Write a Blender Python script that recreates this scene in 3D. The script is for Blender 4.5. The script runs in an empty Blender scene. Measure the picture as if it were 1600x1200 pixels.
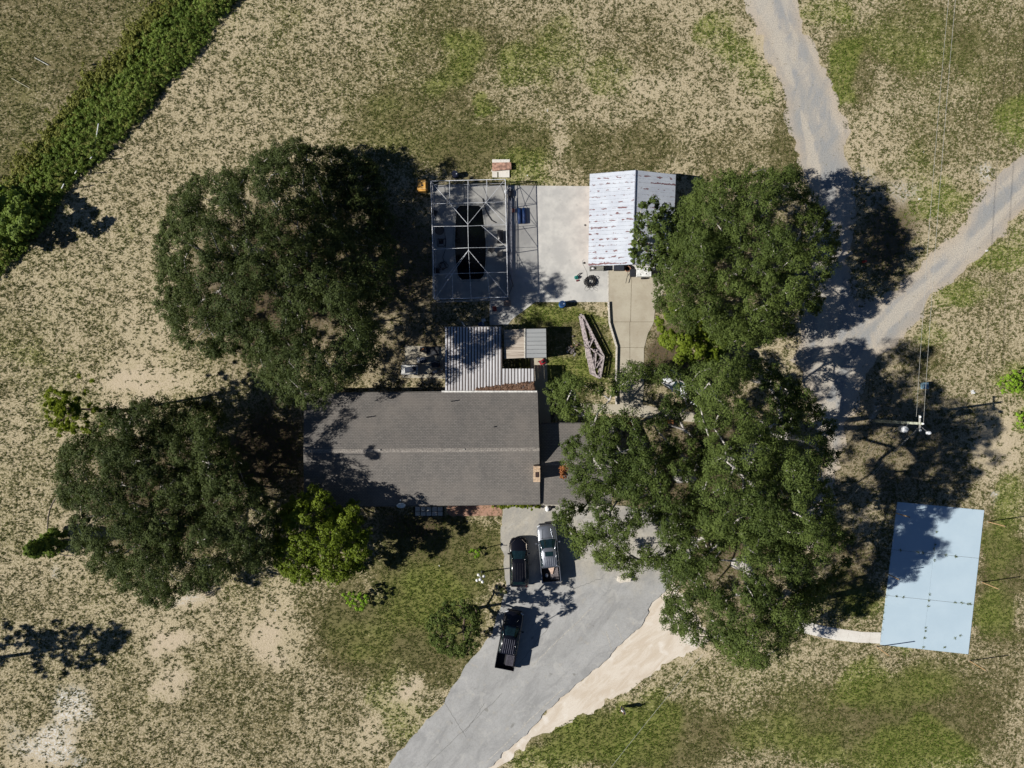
import bpy, bmesh, math, random
import numpy as np
from mathutils import Vector, Matrix, Quaternion
from mathutils.geometry import tessellate_polygon

# ------------------------------------------------------------------ camera, light, exposure
SC = bpy.context.scene
COL = SC.collection
H = 80.0                      # flying height in metres
F = 1212.0                    # focal length in pixels of the 1600 px wide photograph
cam_d = bpy.data.cameras.new('camera'); cam = bpy.data.objects.new('camera', cam_d)
COL.objects.link(cam); SC.camera = cam
cam_d.sensor_width = 36; cam_d.lens = 36*F/1600; cam_d.clip_start = 1; cam_d.clip_end = 3000
nad = Vector((825-800, -(625-600), -F)).normalized()
CQ = nad.rotation_difference(Vector((0, 0, -1)))
cam.rotation_mode = 'QUATERNION'; cam.rotation_quaternion = CQ
cam.location = (0, 0, H)
SUN_EL = math.radians(37); SHAD = math.radians(8.5)     # shadows fall towards +x and a little +y
w = bpy.data.worlds.new('World'); SC.world = w; w.use_nodes = True
nt = w.node_tree; bg = nt.nodes['Background']
sky = nt.nodes.new('ShaderNodeTexSky'); sky.sky_type = 'NISHITA'; sky.sun_disc = False
sky.dust_density = 0.0; sky.air_density = .5; sky.ozone_density = 3.0; sky.sun_elevation = SUN_EL; sky.sun_rotation = math.radians(270) - SHAD
nt.links.new(sky.outputs[0], bg.inputs[0]); bg.inputs[1].default_value = 0.05
sun_d = bpy.data.lights.new('sun', 'SUN'); sun = bpy.data.objects.new('sun', sun_d); COL.objects.link(sun)
sun_d.energy = 5.0; sun_d.angle = math.radians(0.5); sun_d.color = (1.0, .955, .88)
ldir = Vector((math.cos(SUN_EL)*math.cos(SHAD), math.cos(SUN_EL)*math.sin(SHAD), -math.sin(SUN_EL)))
sun.rotation_mode = 'QUATERNION'; sun.rotation_quaternion = ldir.to_track_quat('-Z', 'Y')
sun.location = (-60, 0, 90)
SC.view_settings.view_transform = 'Standard'; SC.view_settings.look = 'None'
SC.view_settings.gamma = 1; SC.view_settings.exposure = 0.38
SC.cycles.max_bounces = 6; SC.cycles.transparent_max_bounces = 12

RNG = np.random.default_rng(7)
random.seed(7)
M3 = np.array(CQ.to_matrix())
def P(px, py, h=0.0):
    d = CQ @ Vector(((px-800), -(py-600), -F))
    t = (h-H)/d.z
    return Vector((d.x*t, d.y*t, h))
def PN(px, py, h):
    px = np.asarray(px, float); py = np.asarray(py, float); h = np.asarray(h, float)+0*px
    d = np.stack([px-800, -(py-600), np.full_like(px, -F)], 1) @ M3.T
    t = (h-H)/d[:, 2]
    return np.stack([d[:, 0]*t, d[:, 1]*t, h], 1)
def to_px(V):                                            # inverse of PN for ground tests
    c = (np.asarray(V, float)-np.array([0, 0, H])) @ M3
    return 800+F*c[:, 0]/-c[:, 2], 600-F*c[:, 1]/-c[:, 2]

# ------------------------------------------------------------------ object helpers
def tag(o, label=None, cat=None, group=None, kind=None):
    if label: o['label'] = label
    if cat: o['category'] = cat
    if group: o['group'] = group
    if kind: o['kind'] = kind
    return o
def empty(name, loc, rz=0, label=None, cat=None, group=None):
    o = bpy.data.objects.new(name, None); COL.objects.link(o)
    o.location = loc; o.rotation_euler = (0, 0, rz); o.empty_display_size = .3
    return tag(o, label, cat, group)
def link(name, me, mat, parent=None):
    o = bpy.data.objects.new(name, me); COL.objects.link(o)
    if mat is not None:
        me.materials.clear(); me.materials.append(mat)
    if parent is not None: o.parent = parent
    return o
class MB:
    def __init__(s): s.v = []; s.f = []
    def add(s, vs, fs):
        b = len(s.v); s.v += [tuple(v) for v in vs]; s.f += [tuple(i+b for i in f) for f in fs]; return s
    def box(s, c, d, rz=0, rx=0, ry=0):
        m = Matrix.Rotation(rz, 3, 'Z') @ Matrix.Rotation(ry, 3, 'Y') @ Matrix.Rotation(rx, 3, 'X')
        vs = [Vector(c)+m @ Vector((x*d[0]/2, y*d[1]/2, z*d[2]/2)) for z in (-1, 1) for y in (-1, 1) for x in (-1, 1)]
        return s.add(vs, [(0, 2, 3, 1), (4, 5, 7, 6), (0, 1, 5, 4), (2, 6, 7, 3), (0, 4, 6, 2), (1, 3, 7, 5)])
    def tube(s, pts, r, n=8, cap=True):
        pts = [Vector(p) for p in pts]; rs = r if isinstance(r, (list, tuple)) else [r]*len(pts)
        vs = []; fs = []
        for i, p in enumerate(pts):
            t = (pts[min(i+1, len(pts)-1)]-pts[max(i-1, 0)])
            t = t.normalized() if t.length > 1e-6 else Vector((0, 0, 1))
            a = t.cross(Vector((0, 0, 1)) if abs(t.z) < .9 else Vector((1, 0, 0))).normalized(); b = t.cross(a)
            for k in range(n):
                an = 2*math.pi*k/n; vs.append(p+rs[i]*(math.cos(an)*a+math.sin(an)*b))
        for i in range(len(pts)-1):
            for k in range(n):
                k2 = (k+1) % n; fs.append((i*n+k, i*n+k2, (i+1)*n+k2, (i+1)*n+k))
        if cap: fs.append(tuple(range(n-1, -1, -1))); fs.append(tuple((len(pts)-1)*n+k for k in range(n)))
        return s.add(vs, fs)
    def lathe(s, c, prof, n=16, ax='z'):
        vs = []; fs = []
        for r, z in prof:
            for k in range(n):
                a = 2*math.pi*k/n; q = (r*math.cos(a), r*math.sin(a), z)
                if ax == 'x': q = (q[2], q[0], q[1])
                if ax == 'y': q = (q[0], q[2], q[1])
                vs.append(Vector(c)+Vector(q))
        for i in range(len(prof)-1):
            for k in range(n):
                k2 = (k+1) % n; fs.append((i*n+k, i*n+k2, (i+1)*n+k2, (i+1)*n+k))
        fs.append(tuple(range(n-1, -1, -1))); fs.append(tuple((len(prof)-1)*n+k for k in range(n)))
        return s.add(vs, fs)
    def ball(s, c, r, n=12, sc=(1, 1, 1)):
        m = n//2
        vs = [Vector(c)+Vector((0, 0, -r*sc[2]))]
        for i in range(1, m):
            ph = math.pi*i/m
            for k in range(n):
                a = 2*math.pi*k/n
                vs.append(Vector(c)+Vector((r*math.sin(ph)*math.cos(a)*sc[0], r*math.sin(ph)*math.sin(a)*sc[1], -r*math.cos(ph)*sc[2])))
        vs.append(Vector(c)+Vector((0, 0, r*sc[2]))); L = len(vs)-1; fs = []
        for k in range(n):
            fs.append((0, 1+(k+1) % n, 1+k)); fs.append((L, 1+(m-2)*n+k, 1+(m-2)*n+(k+1) % n))
        for i in range(m-2):
            for k in range(n):
                k2 = (k+1) % n; fs.append((1+i*n+k, 1+i*n+k2, 1+(i+1)*n+k2, 1+(i+1)*n+k))
        return s.add(vs, fs)
    def prism(s, pts, z0, z1):                      # pts: 2d outline, tessellated caps
        n = len(pts); vs = [(p[0], p[1], z0) for p in pts]+[(p[0], p[1], z1) for p in pts]
        tri = tessellate_polygon([[Vector((p[0], p[1], 0)) for p in pts]])
        fs = []
        for t in tri:
            a, b, c = [Vector(pts[i][:2]) for i in t]
            up = (b-a).cross(c-a) > 0 if False else ((b.x-a.x)*(c.y-a.y)-(b.y-a.y)*(c.x-a.x)) > 0
            tt = t if up else (t[0], t[2], t[1])
            fs.append(tuple(i+n for i in tt)); fs.append((tt[0], tt[2], tt[1]))
        area = sum(pts[i][0]*pts[(i+1) % n][1]-pts[(i+1) % n][0]*pts[i][1] for i in range(n))
        for i in range(n):
            j = (i+1) % n
            fs.append((i, j, j+n, i+n) if area > 0 else (j, i, i+n, j+n))
        return s.add(vs, fs)
    def quadslab(s, q, t):                          # four points, thickness downwards
        q = [Vector(p) for p in q]
        vs = [p-Vector((0, 0, t)) for p in q]+q
        nrm = (q[1]-q[0]).cross(q[2]-q[0]).z
        fs = [(3, 2, 1, 0), (4, 5, 6, 7)]+[(i, (i+1) % 4, (i+1) % 4+4, i+4) for i in range(4)]
        if nrm < 0: fs = [f[::-1] for f in fs]
        return s.add(vs, fs)
    def build(s, name, mat, parent=None, smooth=False, bevel=0, off=None):
        me = bpy.data.meshes.new(name)
        v = s.v if off is None else [(x-off[0], y-off[1], z-off[2]) for x, y, z in s.v]
        me.from_pydata(v, [], s.f)
        if bevel:
            bm = bmesh.new(); bm.from_mesh(me)
            bmesh.ops.bevel(bm, geom=bm.edges[:], offset=bevel, segments=2, affect='EDGES', clamp_overlap=True)
            bm.to_mesh(me); bm.free()
        if smooth: me.polygons.foreach_set('use_smooth', [True]*len(me.polygons))
        me.update()
        return link(name, me, mat, parent)
def center(s):                                       # mean ground point of a builder
    a = np.array(s.v); return Vector((a[:, 0].mean(), a[:, 1].mean(), a[:, 2].min()))
def single(mb, name, mat, label, cat, group=None, **k):
    c = center(mb); o = mb.build(name, mat, off=c, **k); o.location = c
    return tag(o, label, cat, group)
def fastmesh(name, V, Fc, mat, parent=None, tint=None, smooth=False, extra=None):
    me = bpy.data.meshes.new(name); n = len(V); m, k = Fc.shape
    me.vertices.add(n); me.vertices.foreach_set('co', np.ascontiguousarray(V, dtype=np.float32).ravel())
    me.loops.add(m*k); me.loops.foreach_set('vertex_index', Fc.astype(np.int32).ravel())
    me.polygons.add(m); me.polygons.foreach_set('loop_start', np.arange(0, m*k, k, dtype=np.int32))
    if smooth: me.polygons.foreach_set('use_smooth', np.ones(m, bool))
    me.update(calc_edges=True)
    if tint is not None:
        a = me.attributes.new('tint', 'FLOAT', 'POINT'); a.data.foreach_set('value', tint.astype(np.float32))
    return link(name, me, mat, parent)

# ------------------------------------------------------------------ numpy noise and polygons
def vnoise(x, y, sc, seed=0):
    r = np.random.default_rng(seed); T = r.random((128, 128)); x = x/sc; y = y/sc
    xi = np.floor(x).astype(int); yi = np.floor(y).astype(int); fx = x-xi; fy = y-yi
    fx = fx*fx*(3-2*fx); fy = fy*fy*(3-2*fy)
    g = lambda a, b: T[a % 128, b % 128]
    return (g(xi, yi)*(1-fx)+g(xi+1, yi)*fx)*(1-fy)+(g(xi, yi+1)*(1-fx)+g(xi+1, yi+1)*fx)*fy
def fbm(x, y, sc, seed=0, o=4):
    s = 0; a = .5; t = 0
    for i in range(o): s = s+a*vnoise(x, y, sc/2**i, seed+i); t += a; a *= .5
    return s/t
def inpoly(px, py, poly):
    c = np.zeros(len(px), bool); n = len(poly)
    for i in range(n):
        x1, y1 = poly[i]; x2, y2 = poly[(i+1) % n]
        if y1 == y2: continue
        k = ((y1 > py) != (y2 > py)) & (px < (x2-x1)*(py-y1)/(y2-y1)+x1)
        c ^= k
    return c
def polydist(px, py, poly):
    d = np.full(len(px), 1e9); n = len(poly)
    for i in range(n):
        a = np.array(poly[i], float); b = np.array(poly[(i+1) % n], float); ab = b-a
        t = np.clip(((px-a[0])*ab[0]+(py-a[1])*ab[1])/max(ab@ab, 1e-9), 0, 1)
        d = np.minimum(d, np.hypot(px-a[0]-t*ab[0], py-a[1]-t*ab[1]))
    return d

# ------------------------------------------------------------------ material helpers
class NG:
    def __init__(s, name):
        s.m = bpy.data.materials.new(name); s.m.use_nodes = True; s.t = s.m.node_tree
        s.b = s.t.nodes['Principled BSDF']; s.out = s.t.nodes['Material Output']
    def n(s, typ, **k):
        x = s.t.nodes.new(typ)
        for a, b in k.items(): setattr(x, a, b)
        return x
    def l(s, a, b): s.t.links.new(a, b)
    def coord(s, scale=(1, 1, 1), rot=(0, 0, 0)):
        c = s.n('ShaderNodeTexCoord'); m = s.n('ShaderNodeMapping'); s.l(c.outputs['Object'], m.inputs[0])
        m.inputs['Rotation'].default_value = rot
        if rot == (0, 0, 0): m.inputs['Scale'].default_value = scale; return m.outputs[0]
        m2 = s.n('ShaderNodeMapping'); s.l(m.outputs[0], m2.inputs[0]); m2.inputs['Scale'].default_value = scale   # turn first, then stretch
        return m2.outputs[0]
    def noise(s, vec, scale, detail=3, rough=.5, dist=0):
        x = s.n('ShaderNodeTexNoise'); s.l(vec, x.inputs['Vector']); x.inputs['Scale'].default_value = scale
        x.inputs['Detail'].default_value = detail; x.inputs['Roughness'].default_value = rough
        x.inputs['Distortion'].default_value = dist; return x.outputs[0]
    def vor(s, vec, scale, feature='F1', out='Distance'):
        x = s.n('ShaderNodeTexVoronoi', feature=feature); s.l(vec, x.inputs['Vector']); x.inputs['Scale'].default_value = scale
        return x.outputs[out]
    def ramp(s, v, a, b, ca=0.0, cb=1.0, smooth=True):
        x = s.n('ShaderNodeMapRange'); x.interpolation_type = 'SMOOTHSTEP' if smooth else 'LINEAR'
        s.l(v, x.inputs[0])
        for i, q in zip((1, 2, 3, 4), (a, b, ca, cb)): x.inputs[i].default_value = q
        return x.outputs[0]
    def math(s, op, a, b=None):
        x = s.n('ShaderNodeMath', operation=op)
        for i, q in enumerate((a, b)):
            if q is None: continue
            if isinstance(q, (int, float)): x.inputs[i].default_value = q
            else: s.l(q, x.inputs[i])
        return x.outputs[0]
    def mix(s, f, a, b, blend='MIX'):
        x = s.n('ShaderNodeMix', data_type='RGBA', blend_type=blend)
        for i, q in zip((0, 6, 7), (f, a, b)):
            if isinstance(q, (int, float)): x.inputs[i].default_value = q
            elif isinstance(q, tuple): x.inputs[i].default_value = q+(1,) if len(q) == 3 else q
            else: s.l(q, x.inputs[i])
        return x.outputs[2]
    def attr(s, name, out='Fac'):
        x = s.n('ShaderNodeAttribute', attribute_name=name); return x.outputs[out]
    def bump(s, h, strength=.3, dist=.02):
        x = s.n('ShaderNodeBump'); x.inputs['Strength'].default_value = strength; x.inputs['Distance'].default_value = dist
        s.l(h, x.inputs['Height']); s.l(x.outputs[0], s.b.inputs['Normal'])
    def col(s, c):
        if isinstance(c, tuple): s.b.inputs['Base Color'].default_value = c+(1,)
        else: s.l(c, s.b.inputs['Base Color'])
        return s
    def fin(s, rough=.8, metal=0, spec=None):
        if isinstance(rough, (int, float)): s.b.inputs['Roughness'].default_value = rough
        else: s.l(rough, s.b.inputs['Roughness'])
        s.b.inputs['Metallic'].default_value = metal
        if spec is not None: s.b.inputs['Specular IOR Level'].default_value = spec
        return s.m
def simple(name, c, rough=.7, metal=0, var=.18, sc=6, spec=None, bump=0):
    g = NG(name); v = g.coord(); n = g.noise(v, sc, 4, .6)
    c2 = tuple(max(0, x*(1-var*2)) for x in c); c3 = tuple(min(1, x*(1+var)) for x in c)
    g.col(g.mix(g.ramp(n, .3, .7), c2, c3))
    if bump: g.bump(n, bump)
    return g.fin(rough, metal, spec)
MATS = {}
def S(c, rough=.7, metal=0, **k):
    key = (c, rough, metal)
    if key not in MATS: MATS[key] = simple('paint_%d' % len(MATS), c, rough, metal, **k)
    return MATS[key]
WHITE = (.72, .72, .72); BLACK = (.012, .012, .014); GREY = (.22, .22, .22)

def leaf_mat(name, dark, light, trans=.2, gloss=.6):
    g = NG(name); t = g.attr('tint')
    c = g.mix(t, dark, light)
    g.col(c); g.fin(gloss, 0, .12)
    tr = g.n('ShaderNodeBsdfTranslucent'); g.l(g.mix(.6, c, (light[0]*1.5, light[1]*1.6, light[2]*.7)), tr.inputs[0])
    mx = g.n('ShaderNodeMixShader'); mx.inputs[0].default_value = trans
    g.l(g.b.outputs[0], mx.inputs[1]); g.l(tr.outputs[0], mx.inputs[2]); g.l(mx.outputs[0], g.out.inputs[0])
    return g.m
# ------------------------------------------------------------------ the flat outlines traced at ground level (photo pixels)
def px2w(pts, h=0): return [P(x, y, h) for x, y in pts]
ROAD = [(1110,-120),(1135,-50),(1160,0),(1180,40),(1200,90),(1222,140),(1230,190),(1242,240),(1262,300),(1268,380),(1262,440),(1245,500),(1238,560),(1262,620),(1286,680),(1283,760),(1262,800),(1255,860),(1285,850),(1300,790),(1308,740),(1312,700),(1330,650),(1345,608),(1362,575),(1392,548),(1412,522),(1435,500),(1465,455),(1502,434),(1536,400),(1572,362),(1604,330),(1660,280),(1700,230),(1690,160),(1640,200),(1600,238),(1568,262),(1548,282),(1540,300),(1515,330),(1500,358),(1470,385),(1442,402),(1428,428),(1400,450),(1368,465),(1345,478),(1332,455),(1326,400),(1332,345),(1333,290),(1325,210),(1310,160),(1292,105),(1264,55),(1247,0),(1225,-60),(1200,-120)]
DRIVE = [(784,786),(882,786),(960,790),(1050,800),(1090,840),(1075,880),(1050,900),(1038,925),(1020,942),(1010,950),(1011,962),(1003,975),(985,992),(975,1000),(958,1018),(945,1030),(933,1042),(910,1062),(887,1080),(868,1098),(860,1104),(845,1124),(822,1148),(798,1168),(762,1202),(735,1235),(520,1280),(603,1200),(640,1155),(662,1132),(680,1115),(700,1088),(716,1060),(731,1036),(745,1020),(758,1002),(770,985),(780,955),(789,930),(791,910),(787,880),(784,850),(783,820)]
VERGE = [(1030,920),(1050,905),(1090,960),(1105,998),(1085,1014),(1067,1028),(1045,1035),(1022,1053),(1000,1065),(972,1083),(950,1094),(928,1112),(905,1118),(880,1131),(852,1150),(828,1163),(805,1182),(780,1202),(740,1235),(735,1235),(762,1195),(822,1140),(870,1090),(940,1028),(975,992),(1005,960)]
PAD = [(674,289),(922,291),(1054,291),(1054,421),(950,421),(950,472),(836,472),(800,499),(793,508),(765,508),(765,468),(676,467)]
APRON = [(950.4,421.5),(1030,421.5),(1040,450),(1024,480),(1021,505),(1012,522),(1006,545),(1006,600),(1004,632),(1040,640),(1090,645),(1090,660),(1000,652),(965,648),(905,644),(905,630),(962,632),(962.5,590),(963.5,543),(952.5,505),(950.6,472)]
SHEDSLAB = [(829,556),(854,556),(856,600),(861,662),(843,662),(836,606),(829,606)]
JUNKSLAB = [(633,540),(697,543),(697,592),(628,590),(628,566),(633,564)]
WALK = [(1238,967),(1262,971),(1283,977),(1310,982),(1345,987),(1376.5,988),(1375,1005.5),(1340,1004),(1305,1000),(1280,995),(1255,989),(1236,984)]
COURT = [(1402,784),(1538,797),(1513,1022.5),(1375,1007.5)]
STEPS = [(770,250),(797,250),(800,264),(797,278),(805,292),(790,292),(768,280)]
POOLP = [(719,321.5),(748,321.5),(753,325),(756,348),(759,378),(759,405),(756,430),(751,436),(722,437),(716,431),(712,405),(711,378),(712,345),(714,326)]
PAVED = [ROAD, DRIVE, PAD, APRON, SHEDSLAB, JUNKSLAB, WALK, COURT, VERGE]
HOUSEP = [(478,616),(838,612),(842,785),(950,785),(950,664),(840,664),(840,612),(696,612),(696,515),(784,515),(784,575),(838,575),(838,612),(478,616)]

# ------------------------------------------------------------------ ground: one sheet, ground cover stored as an attribute
def ground():
    xs = np.concatenate([[-900, -500, -300, -180, -120, -90, -75], np.arange(-66, 66.01, .38), [75, 90, 120, 180, 300, 500, 900]])
    ys = np.concatenate([[-900, -500, -300, -180, -120, -90, -65], np.arange(-54, 54.01, .38), [65, 90, 120, 180, 300, 500, 900]])
    X, Y = np.meshgrid(xs, ys); nx, ny = len(xs), len(ys)
    V = np.stack([X.ravel(), Y.ravel(), np.zeros(nx*ny)], 1)
    px, py = to_px(V); x = V[:, 0]; y = V[:, 1]
    wx = px+26*(fbm(x, y, 5, 1)-.5)*2; wy = py+26*(fbm(x, y, 5, 9)-.5)*2
    wx = wx+14*(fbm(x, y, 1.6, 41)-.5)*2; wy = wy+14*(fbm(x, y, 1.6, 49)-.5)*2
    D = .57+.3*(fbm(x, y, 16, 3)-.5); G = .22+.25*(fbm(x, y, 14, 5)-.5)*2; B = np.zeros(len(x)); L = np.zeros(len(x))
    def blob(A, cx, cy, rx, ry, amt, rot=0, soft=.5, mode='add'):
        c, s = math.cos(math.radians(rot)), math.sin(math.radians(rot))
        dx = wx-cx; dy = wy-cy; u = (dx*c+dy*s)/rx; v = (-dx*s+dy*c)/ry
        r = np.sqrt(u*u+v*v); k = np.clip((1-r)/soft, 0, 1); k = k*k*(3-2*k)
        A += amt*k
    # D: how much of the ground the tufts cover
    for b in [(700,60,120,90,.15),(660,200,160,90,.3),(760,230,120,60,.4),(950,235,160,50,.35),(1150,240,80,60,.25),(820,60,90,70,.1),
              (1010,60,120,60,.12),(1420,60,160,80,.25),(1560,100,90,120,.18),(1330,110,60,80,.3),(1230,215,40,100,.4),(1460,220,120,60,.15),
              (680,880,120,90,.7),(600,1000,150,90,.45),(520,940,90,60,.3),(730,850,70,60,.5),(440,1100,200,90,.08),(690,1010,80,80,.5),
              (1000,1150,200,70,.55),(1300,1130,200,90,.35),(1460,1120,130,90,.45),(1560,900,50,140,.5),(1570,1050,60,80,.2),(1440,560,60,40,.3),
              (1530,450,70,60,.15),(1330,930,50,50,.35),(60,120,160,130,.55),(30,560,60,80,.1),(880,560,90,90,.5),(870,490,90,30,.35),
              (60,1180,60,60,-.2),(110,1130,60,40,-.2),(420,990,60,70,-.22),(240,960,90,50,-.15),(270,1010,60,25,-.22),(270,1060,30,40,-.2),
              (230,590,130,40,-.25),(200,640,70,60,-.25),(230,510,60,60,-.15),(120,850,60,60,-.2),(1560,690,60,70,-.3),(1420,640,60,40,.0),
              (880,230,25,50,-.3),(1005,130,60,25,-.22),(1210,60,40,80,-.35),(1370,210,60,60,-.12),(630,1090,40,40,-.3),(490,915,60,40,-.2),(590,1150,30,30,-.3)]:
        blob(D, *b)
    D = D+.12*(fbm(x, y, 3.2, 91, 2)-.5)*2
    # G: how green they are
    for b in [(720,70,50,40,.6),(700,115,50,30,.5),(820,110,60,50,.5),(880,60,60,60,.35),(950,110,40,60,.5),(1150,80,45,50,1.0),(1120,40,40,50,.6),(1100,30,30,30,.5),
              (763,153,17,15,1.2),(820,270,60,40,.7),(1290,20,50,30,.6),(1320,100,40,50,.9),(1310,140,30,25,.9),(1400,60,120,60,.25),(1460,310,60,40,.8),(1430,250,40,40,.4),(1420,330,60,20,.5),
              (1590,190,50,45,1.0),(1500,330,40,20,.4),(1550,400,60,30,.6),(1500,460,60,30,.7),(1460,520,40,30,.7),(1550,380,60,60,.35),(1590,590,50,40,.6),(1598,655,20,20,1.0),
              (650,940,90,70,.35),(700,900,60,80,.25),(690,960,50,60,.45),(610,1085,40,50,.45),(560,1000,80,50,.3),(640,1130,50,40,.4),
              (960,1150,120,60,.7),(860,1190,80,40,.8),(1010,1120,60,50,.6),(1200,1150,80,50,.3),(1400,1080,120,40,.5),(1360,1060,40,40,.8),(1420,1160,90,50,.9),(1300,1180,80,30,.4),(1480,1190,60,40,.6),
              (1555,850,40,60,.6),(1560,950,45,70,.7),(1350,940,50,40,.4),(1440,1010,60,16,.5),(870,490,80,20,.8),(880,585,60,25,.8),(940,560,60,60,.4),(250,905,20,12,.5),
              (40,560,60,30,.15),(95,640,40,40,.25),(1180,130,30,40,.7),(1590,780,40,60,.7)]:
        blob(G, *b)
    G = G*(.35+.95*fbm(x, y, 2.2, 61, 3))
    # B: bare sand and pale strips
    for b in [(1225,60,30,110,.6),(1250,260,22,80,.7),(1410,555,30,30,.5),(1400,300,50,40,.25),(1320,640,40,60,.5),(640,1085,25,25,.7),(625,1050,20,14,.6),(420,1000,30,50,.7),(270,1010,60,22,.8),(275,1070,40,30,.6),
              (100,1140,40,40,.3),(60,1190,50,30,.3),(300,945,40,25,.6),(490,905,30,18,.4),(765,920,22,14,.9),(230,600,100,26,.6),(200,655,50,20,.5),(120,820,30,50,.4),(880,232,20,45,.4),(1560,700,50,60,.35),
              (1375,925,20,20,.3),(1530,930,14,30,.4),(1085,1015,60,22,.6),(1075,1150,30,14,.4),(850,1190,30,8,.3),(740,990,40,8,.4),(1345,800,16,60,.3)]:
        blob(B, *b)
    # L: brown litter and mulch under the oaks, plus tree shadows painted dark beyond
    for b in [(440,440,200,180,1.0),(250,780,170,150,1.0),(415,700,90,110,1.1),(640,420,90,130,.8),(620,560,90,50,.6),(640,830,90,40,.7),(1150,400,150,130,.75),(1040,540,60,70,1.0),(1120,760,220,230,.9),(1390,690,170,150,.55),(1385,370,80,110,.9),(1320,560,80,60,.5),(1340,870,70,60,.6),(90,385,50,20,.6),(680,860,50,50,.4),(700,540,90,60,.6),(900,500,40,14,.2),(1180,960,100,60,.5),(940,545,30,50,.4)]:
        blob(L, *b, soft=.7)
    q = inpoly(px, py, [(0,300),(30,262),(90,190),(130,130),(190,90),(205,60),(258,0),(330,-100),(-200,-200),(-200,340)])
    L = np.where(q, .22, L); G = np.where(q, G+.12, G); D = np.where(q, .80+.5*(fbm(x, y, 6, 95, 3)-.5), D)
    WH = np.zeros(len(x))
    for b in [(112,1108,52,34,1.),(80,1160,60,38,.9),(20,1150,30,30,.3),(125,1195,20,12,.8),(955,98,10,5,1.),(1350,285,18,50,.4),(1365,655,10,20,.5),(1560,768,6,14,.9),(1545,275,12,20,.8),(1400,290,40,16,.45),(85,885,16,12,.5),(285,945,40,12,.5)]:
        blob(WH, *b)
    idx = np.arange(nx*ny).reshape(ny, nx)
    Fc = np.stack([idx[:-1, :-1], idx[:-1, 1:], idx[1:, 1:], idx[1:, :-1]], -1).reshape(-1, 4)
    g = NG('dry_pasture')
    v = g.coord(); ca = g.attr('cover', 'Color'); sp = g.n('ShaderNodeSeparateColor'); g.l(ca, sp.inputs[0])
    dens, green, bare = sp.outputs[0], sp.outputs[1], sp.outputs[2]; litter = g.attr('litter'); white = g.attr('white')  # litter mask also carries painted tree shade
    lo = g.noise(v, .25, 4, .6); mid = g.noise(v, 1.1, 3, .6)
    f1 = g.noise(v, 4.3, 3, .66, .3); f2 = g.noise(v, 9.5, 2, .6)
    fine = g.math('ADD', g.math('MULTIPLY', f1, .72), g.math('MULTIPLY', f2, .28))
    thr = g.math('SUBTRACT', g.math('SUBTRACT', .66, g.math('MULTIPLY', dens, .24)), g.math('MULTIPLY', green, .05))
    thr = g.math('ADD', thr, g.math('MULTIPLY', bare, .075))
    thr = g.math('SUBTRACT', thr, g.math('MULTIPLY', g.math('SUBTRACT', mid, .5), .10))
    k = g.math('MULTIPLY', g.ramp(g.math('SUBTRACT', fine, thr), -.05, .07), .9)
    fb = g.noise(v, 5.6, 4, .7); f3 = g.noise(v, 16, 2, .6)
    straw = g.mix(g.ramp(lo, .35, .65), (.465, .395, .275), (.435, .38, .255))
    straw = g.mix(g.ramp(mid, .3, .75), straw, (.53, .455, .33))
    straw = g.mix(g.math('MULTIPLY', g.ramp(f2, .38, .62), .45), straw, (.24, .19, .09))
    straw = g.mix(g.ramp(green, .3, 1.0, 0, .4), straw, (.25, .25, .075))
    straw = g.mix(g.math('MULTIPLY', bare, g.ramp(mid, .25, .6, .35, .95)), straw, (.51, .425, .32))
    th = g.ramp(g.math('ADD', g.math('ADD', fb, g.math('MULTIPLY', dens, .30)), g.math('MULTIPLY', g.math('SUBTRACT', mid, .5), .35)), .62, .84, 0, .9)
    thatch = g.mix(g.ramp(green, .1, .9), g.mix(f3, (.20, .165, .085), (.34, .29, .165)), g.mix(f3, (.19, .23, .04), (.33, .35, .085)))
    straw = g.mix(th, straw, thatch)
    turf = g.mix(g.ramp(green, .1, .9), (.078, .072, .030), (.135, .170, .030))
    turf = g.mix(g.math('MULTIPLY', g.ramp(f3, .4, .62), .7), turf, (.19, .175, .075))
    turf = g.mix(g.ramp(lo, .3, .7, 0, .35), turf, (.12, .085, .045))
    c = g.mix(k, straw, turf)
    litter_shade = g.mix(g.ramp(fine, .4, .62), (.020, .015, .009), (.115, .078, .048))
    c = g.mix(g.math('MULTIPLY', litter, .85), c, litter_shade)  # leaf litter brown, doubling as painted shade where tree shadows fall
    c = g.mix(g.math('MULTIPLY', white, g.ramp(fine, .42, .62)), c, (.66, .65, .62))
    g.col(c); g.bump(fine, .5, .12); g.fin(.95, 0, .15)
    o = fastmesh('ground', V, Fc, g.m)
    qb = inpoly(px, py, [(-70,330),(4,300),(60,232),(112,162),(160,116),(205,62),(256,0),(330,-100),(460,-110),(372,-5),(342,28),(295,95),(232,165),(194,208),(166,240),(116,280),(80,335),(40,385),(0,425),(-70,460)])
    G = G*1.12
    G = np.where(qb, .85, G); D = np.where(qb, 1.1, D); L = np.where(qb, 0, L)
    A = np.stack([np.clip(D, 0, 1.25), np.clip(G, 0, 1), np.clip(B, 0, 1), np.ones(len(x))], 1).astype(np.float32)
    a = o.data.attributes.new('cover', 'FLOAT_COLOR', 'POINT'); a.data.foreach_set('color', A.ravel())
    for nm, arr in (('litter', L), ('white', WH)):  # litter attribute: oak litter and painted tree shadow together
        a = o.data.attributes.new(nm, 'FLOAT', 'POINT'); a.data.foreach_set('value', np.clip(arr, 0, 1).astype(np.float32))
    tag(o, kind='structure')
    return dict(xs=xs, ys=ys, D=D, G=G, B=B, L=L, nx=nx)
GR = ground()

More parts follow.
